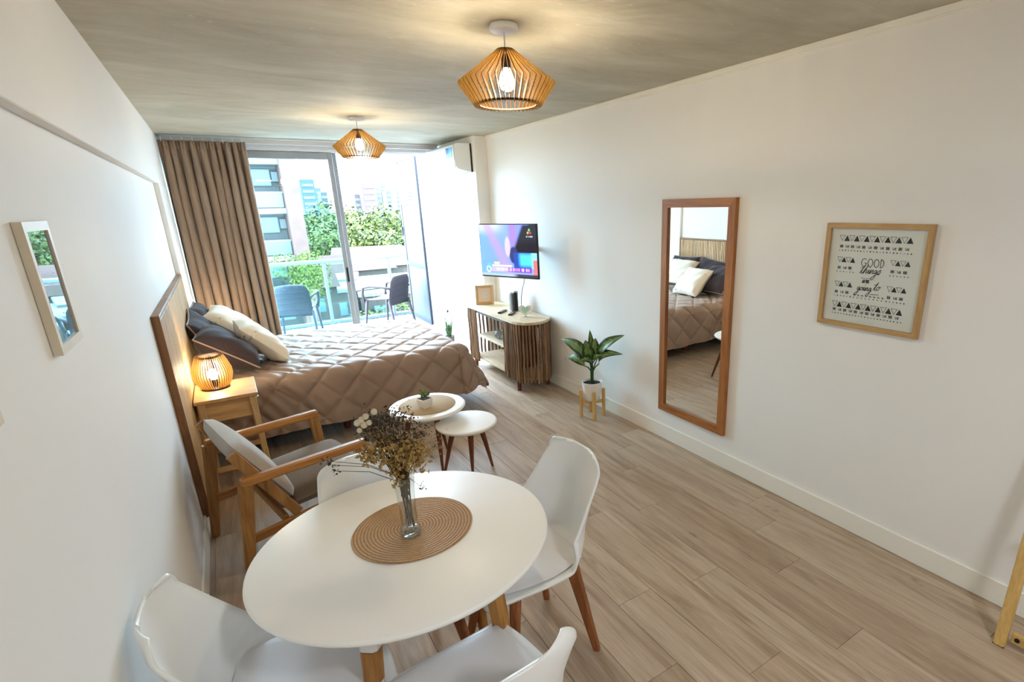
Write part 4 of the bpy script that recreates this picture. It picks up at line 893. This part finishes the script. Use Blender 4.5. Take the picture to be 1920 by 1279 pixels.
def print_art(t, w, h):
    MB().box((0, 0, .008), (w, h, .005)).obj('print', M_PAPER, t); ink = MB(); z = .0112
    def tri(x, y, s, up, fill):
        a, b, c = ((x - s, y - s), (x + s, y - s), (x, y + s * .9)) if up else ((x - s, y + s * .9), (x + s, y + s * .9), (x, y - s))
        if fill: ink.add([(*a, z), (*b, z), (*c, z)], [(0, 1, 2)])
        else:
            for p, q in ((a, b), (b, c), (c, a)): rib([p, q], .0018)
    def rib(pts, wd):
        for p, q in zip(pts, pts[1:]):
            dx, dy = q[0] - p[0], q[1] - p[1]; l = sqrt(dx * dx + dy * dy) or 1e-6; nx, ny = -dy / l * wd / 2, dx / l * wd / 2; ex, ey = dx / l * wd * .3, dy / l * wd * .3
            ink.add([(p[0] + nx - ex, p[1] + ny - ey, z), (p[0] - nx - ex, p[1] - ny - ey, z), (q[0] - nx + ex, q[1] - ny + ey, z), (q[0] + nx + ex, q[1] + ny + ey, z)], [(0, 1, 2, 3)])
    rp = random.Random(1)
    def band(x0, x1, y, n, dt=0.0):
        s = (x1 - x0) / (n + .5) * .5
        for k in range(n): tri(x0 + s * (1 + 2 * k), y, s * (1.2 if k % 2 else 1.12), k % 2 == 1, k % 2 == 1)
        y = y + dt
        for k in range(max(2, int((x1 - x0) / .0285))):
            xx = x0 + .006 + k * .0285
            if k % 2 == 0: [rib([(xx + i * .0042, y - .034), (xx + i * .0042, y - .047)], .0026) for i in range(4)]; rib([(xx - .001, y - .0405), (xx + .014, y - .0405)], .002)
            else: rib([(xx, y - .035), (xx + .003, y - .046)], .0022); rib([(xx + .005, y - .046), (xx + .011, y - .036), (xx + .012, y - .047)], .0022); rib([(xx + .015, y - .035), (xx + .015, y - .046)], .0022)
        n2 = int((x1 - x0) / .0155)
        for k in range(n2):
            xx = x0 + .004 + k * (x1 - x0) / n2; r = rp.uniform(.0024, .0036); ink.add([(xx + r * cos(a), y - .060 + r * sin(a), z) for a in (0, 1.05, 2.1, 3.14, 4.19, 5.24)], [(0, 1, 2, 3, 4, 5)])
    band(-.182, .178, .185, 14); band(-.182, -.080, .080, 4); band(.082, .180, .080, 4); band(-.182, -.080, -.042, 4); band(.082, .180, -.042, 4); band(-.182, .178, -.145, 14, .012)
    # middle run of marks under the lettering
    for k in range(8):
        xx = -.078 + k * .020; rib([(xx, -.088), (xx + .008, -.088)], .003); rib([(xx + .002, -.092), (xx + .011, -.091)], .0022); ink.add([(xx + .002 + .003 * cos(a), -.102 + .003 * sin(a), z) for a in (0, 1.05, 2.1, 3.14, 4.19, 5.24)], [(0, 1, 2, 3, 4, 5)])
    stuff(ink.obj('printed_pattern', M_INK, t)); ink = MB()
    def arc(cx, cy, rx, ry, a0, a1, n=12): return [(cx + rx * cos(radians(a0 + (a1 - a0) * k / n)), cy + ry * sin(radians(a0 + (a1 - a0) * k / n))) for k in range(n + 1)]
    Yg = .072; lw = .0032
    rib(arc(-.044, Yg, .013, .019, 50, 320), lw); rib([(-.034, Yg - .012), (-.033, Yg - .002), (-.041, Yg - .002)], lw)
    for cx in (-.014, .016): rib(arc(cx, Yg, .0115, .019, 0, 360, 18), lw)
    rib([(.036, Yg - .019), (.036, Yg + .019)], lw); rib(arc(.036, Yg, .015, .019, -90, 90), lw)
    def script(word, x, y, s, slant=.35, wd=.0028):
        G = {'t': [(.0, .0), (.35, 1.5), (.2, .5), (.3, .0), (.6, .15)], 'h': [(.0, .0), (.45, 1.6), (.15, .0), (.35, .7), (.55, .65), (.55, .1), (.8, .15)], 'i': [(0, .1), (.2, .75), (.22, .1), (.45, .15)], 'n': [(0, .1), (.12, .75), (.14, .0), (.4, .7), (.55, .6), (.55, .1), (.8, .15)],
             'g': [(.45, .65), (.15, .7), (.05, .3), (.25, .1), (.48, .6), (.45, -.6), (.2, -1.05), (-.05, -.8), (.3, -.3), (.75, .2)], 's': [(0, .1), (.35, .85), (.5, .35), (.4, .0), (.1, .05), (.5, .15)], 'a': [(.4, .65), (.15, .7), (.03, .3), (.2, .05), (.42, .6), (.42, .1), (.65, .15)],
             'r': [(0, .1), (.15, .75), (.25, .65), (.45, .7), (.42, .1), (.6, .15)], 'e': [(0, .15), (.35, .45), (.3, .75), (.1, .6), (.08, .2), (.3, .02), (.6, .2)], 'o': [(.3, .7), (.05, .5), (.1, .08), (.4, .1), (.45, .5), (.3, .7), (.7, .6)]}
        wdt = {'t': .5, 'h': .78, 'i': .42, 'n': .78, 'g': .62, 's': .5, 'a': .62, 'r': .56, 'e': .55, 'o': .62}
        for c in word:
            if c == ' ': x += .5 * s; continue
            P = [(x + (a + b * slant) * s, y + b * s) for a, b in G[c]]
            sp = []
            for k in range(len(P) - 1):
                a = [P[max(0, min(len(P) - 1, k + j))] for j in (-1, 0, 1, 2)]
                for q in (0, .25, .5, .75): sp.append(tuple(.5 * (2 * a[1][d] + (a[2][d] - a[0][d]) * q + (2 * a[0][d] - 5 * a[1][d] + 4 * a[2][d] - a[3][d]) * q * q + (3 * a[1][d] - a[0][d] - 3 * a[2][d] + a[3][d]) * q ** 3) for d in (0, 1)))
            rib(sp + [P[-1]], wd)
            if c == 't': rib([(x + .1 * s, y + 1.0 * s), (x + .85 * s, y + 1.08 * s)], wd * .8)
            if c == 'i': rib([(x + .55 * s, y + 1.15 * s), (x + .6 * s, y + 1.2 * s)], wd)
            x += wdt[c] * s
        return x
    script('things', -.060, .020, .0265, wd=.0032); rib([(-.050, -.003), (-.02, -.005), (.002, .001)], .002); script('are', -.044, -.026, .020, wd=.0036); script('going', -.066, -.064, .0235, wd=.0032); script('to', .016, -.056, .026, wd=.0032); rib([(.006, -.078), (.045, -.076)], .0026)
    stuff(ink.obj('lettering', M_INK, t))
    MB().box((0, 0, .0155), (w, h, .0015)).obj('glazing', M_CLEAR, t)
framed('framed_print', 'light wood framed black and white print reading GOOD things are going to', 'picture', wallR(1.3685, 1.383), .503, .513, .024, .024, (wf_y, wf_x), print_art)
lf = plain('pale_frame_paint', '#d6c9b2', .5)
def dark_pic(t, w, h): MB().box((0, 0, .012), (w, h, .004)).obj('picture_glass', M_PGLASS, t)
framed('wall_picture', 'small pale-framed glazed picture reflecting the window, on the left wall', 'picture', wallL(1.748, 1.603), .222, .296, .021, .018, (lf, lf), dark_pic)
framed('wall_picture', 'pale-framed picture on the left wall, only its lower corner in view', 'picture', wallL(1.078, 1.590), .222, .296, .021, .018, (lf, lf), dark_pic)

# ================================================================ PLANT ON STAND
PX, PY = 2.415, 3.515
def plant():
    st = thing('plant_stand', 'small bamboo plant stand by the right wall', 'plant stand', (PX, PY, 0), radians(20))
    for k in range(4):
        a = pi / 2 * k + pi / 4; MB().box((.098 * cos(a), .098 * sin(a), .125), (.024, .024, .25), .003, None).obj('leg', M_PINE, st)
    for a in (45, 135): MB().box((0, 0, 0), (.172, .022, .028), .002, Matrix.Translation((0, 0, .135 + (a - 45) * .0)) @ Matrix.Rotation(radians(a), 4, 'Z')).obj('cross_bar', M_PINEY, st)
    t = thing('potted_plant', 'variegated dieffenbachia in a white pot on the bamboo stand', 'potted plant', (PX, PY, .1495))
    MB().lathe([(0, 0), (.05, 0), (.066, .012), (.080, .08), (.088, .168), (.084, .170), (.078, .150), (0, .148)], 40).obj('pot', M_CERAM, t, 50)
    MB().lathe([(0, .153), (.0775, .151)], 24).obj('soil', M_SOIL, t)
    for k in range(3): MB().tube([(.008 * k - .008, .006 * (k - 1), .152), (.006 * k - .004, 0, .26), (.0, 0, .34 + .02 * k)], [.011, .010, .007], 8).obj('stem', M_STEM, t, True)
    right = Vector((.83, -.556, 0)); fwd = Vector((.55, .83, 0)); up = Vector((0, 0, 1)); rs = random.Random(6)
    def leaf(base, tip, wid, droop, facing, seed):
        base = Vector(base); tip = Vector(tip); ax = tip - base; L = ax.length; N, Q = 14, 8; mb = MB(); cols = []; n0 = Vector(facing).normalized(); side = ax.cross(n0).normalized(); nn = side.cross(ax).normalized(); r2 = random.Random(seed)
        sp = [[r2.random() for _ in range(Q + 1)] for _ in range(N + 1)]
        for i in range(N + 1):
            s = i / N; wd = wid * (sin(pi * min(1, s ** .8)) ** .8) * (1 - .25 * s) + .001; c = base + ax * s + nn * (droop * sin(pi * s) * L) - up * (.10 * L * s * s)
            for j in range(Q + 1):
                a = j / Q * 2 - 1; p = c + side * a * wd + nn * abs(a) * wd * .35; mb.v.append(tuple(p))
                e = abs(a); k = max(0, min(1, (e - .30) / .35 + (sp[i][j] - .45) * 1.3)); g = (.006, .028, .008); y = (.22, .34, .08)
                cl = tuple(q + (w - q) * k for q, w in zip(y, g)); cl = (.10, .20, .05) if e < .12 else cl; cols.append(cl)
        for i in range(N):
            for j in range(Q): mb.f.append((i * (Q + 1) + j, (i + 1) * (Q + 1) + j, (i + 1) * (Q + 1) + j + 1, i * (Q + 1) + j + 1))
        o = mb.obj('leaf', M_GLEAF, t, True, colors=cols); solid(o, .0015)
    def P(x, d, z): return right * x + fwd * d + up * z
    def pet(a, b): a = Vector(a); b = Vector(b); MB().tube([a, a.lerp(b, .5) + up * .015, b], [.006, .005, .004], 6).obj('petiole', M_STEM, t, True)
    specs = [(P(-.02, -.01, .36), (-.085, .345, .525), .060, .10), ((.035, -.053, .40), (.125, -.285, .640), .055, .12), ((.035, -.057, .33), (.125, -.265, .470), .050, .30), (P(-.06, -.03, .315), (-.075, .30, .340), .050, .16),
             (P(-.01, -.02, .36), P(-.05, -.05, .565), .058, .05), (P(.01, .0, .37), P(.035, .02, .56), .055, .05), (P(.0, -.03, .34), P(-.10, -.10, .40), .05, .2), (P(.01, .03, .36), P(-.01, .03, .635), .03, .02), (P(.02, -.03, .35), P(.08, -.10, .44), .045, .2)]
    for k, (b, e, w, dr) in enumerate(specs):
        fac = up * .8 - fwd * .7 if k not in (4, 5, 7) else -fwd
        pet(P(0, 0, .22 + .01 * k), b); leaf(b, e, w, dr, fac, k)
plant()
def tulips():
    t = thing('flower_pot', 'artificial flowers with green leaves in a dark pot by the pillar', 'potted plant', (2.355, 6.80, 0)); rs = random.Random(9)
    MB().lathe([(0, 0), (.05, 0), (.062, .10), (.058, .10), (.054, .085), (0, .085)], 24).obj('pot', plain('dark_pot', '#4b4a4a', .5), t, 50)
    for k in range(22):
        a = rs.uniform(0, 6.28); r = rs.uniform(.01, .085); z = rs.uniform(.16, .36); b = Vector((r * .4 * cos(a), r * .4 * sin(a), .085)); e = Vector((r * cos(a), r * sin(a), z)); s = Vector((-sin(a), cos(a), 0)) * rs.uniform(.013, .02); m = b.lerp(e, .6)
        mb = MB().add([b - s * .4, b + s * .4, m + s, e + Vector((cos(a), sin(a), -.2)) * .02, m - s], [(0, 1, 2, 3, 4)]); mb.obj('leaf', M_GLEAF, t, colors=[(.02, .07, .02)] * 5)
    mp = plain('peach_bud', '#d9a68c', .7); mdk = plain('dark_bud', '#2c2a26', .7)
    for x, y, z, m in ((0, -.01, .36, mp), (.045, .0, .29, mp), (-.03, -.02, .30, mp), (.01, .02, .42, mdk), (.05, -.01, .34, mp)):
        MB().tube([(0, 0, .08), (x * .6, y, z * .6), (x, y, z)], .003, 6).obj('stem', M_STEM, t, True); MB().sphere((x, y, z + .012), (.014, .014, .022), 10, 8).obj('bud', m, t, True)
tulips()

# ================================================================ LEANING RACK (lower right)
def rack():
    t = thing('clothes_rack', 'pine frame leaning toward the right wall, only its foot and lower bar in view', 'rack', (2.35, .515, 0))
    for y in (0, -.62):
        MB().bar((0, y, 0), (.215, y + (.03 if y == 0 else -.03), .98), .032, .04, .032, .04).obj('leg', M_PINE, t); MB().box((0, y, .0025), (.03, .038, .004)).obj('foot_pad', M_BLACK, t)
    for z in (.055, .50, .93):
        x = .219 * z; b = MB().box((x + .003, -.31, z), (.022, .62 - .06, .045), .003).obj('cross_bar', M_PINEY, t)
        for y in (-.05, -.57): MB().tube([(x - .0085, y, z), (x - .0125, y, z)], .009, 12).obj('bolt', M_BLACK, b)
rack()
# unseen fill lamp behind the viewer, added to brighten the foreground
def fill_light(x, y):
    t = thing('fill_lamp', 'added round white fill lamp on the ceiling, unseen behind the viewer', 'fill lamp', (x, y, ZC))
    MB().lathe([(0, -.001), (.20, -.001), (.205, -.02), (.20, -.045), (.185, -.05), (.185, -.04), (0, -.04)], 40).obj('housing', M_WHITE, t, 50)
    l = bpy.data.lights.new('fill_disc', 'AREA'); l.shape = 'DISK'; l.size = .34; l.energy = FILL_W; l.color = (.90, .96, 1.0); o = bpy.data.objects.new('fill_disc', l); COL.objects.link(o); o.parent = t; o.location = (0, 0, -.052)
fill_light(1.1, -.75)
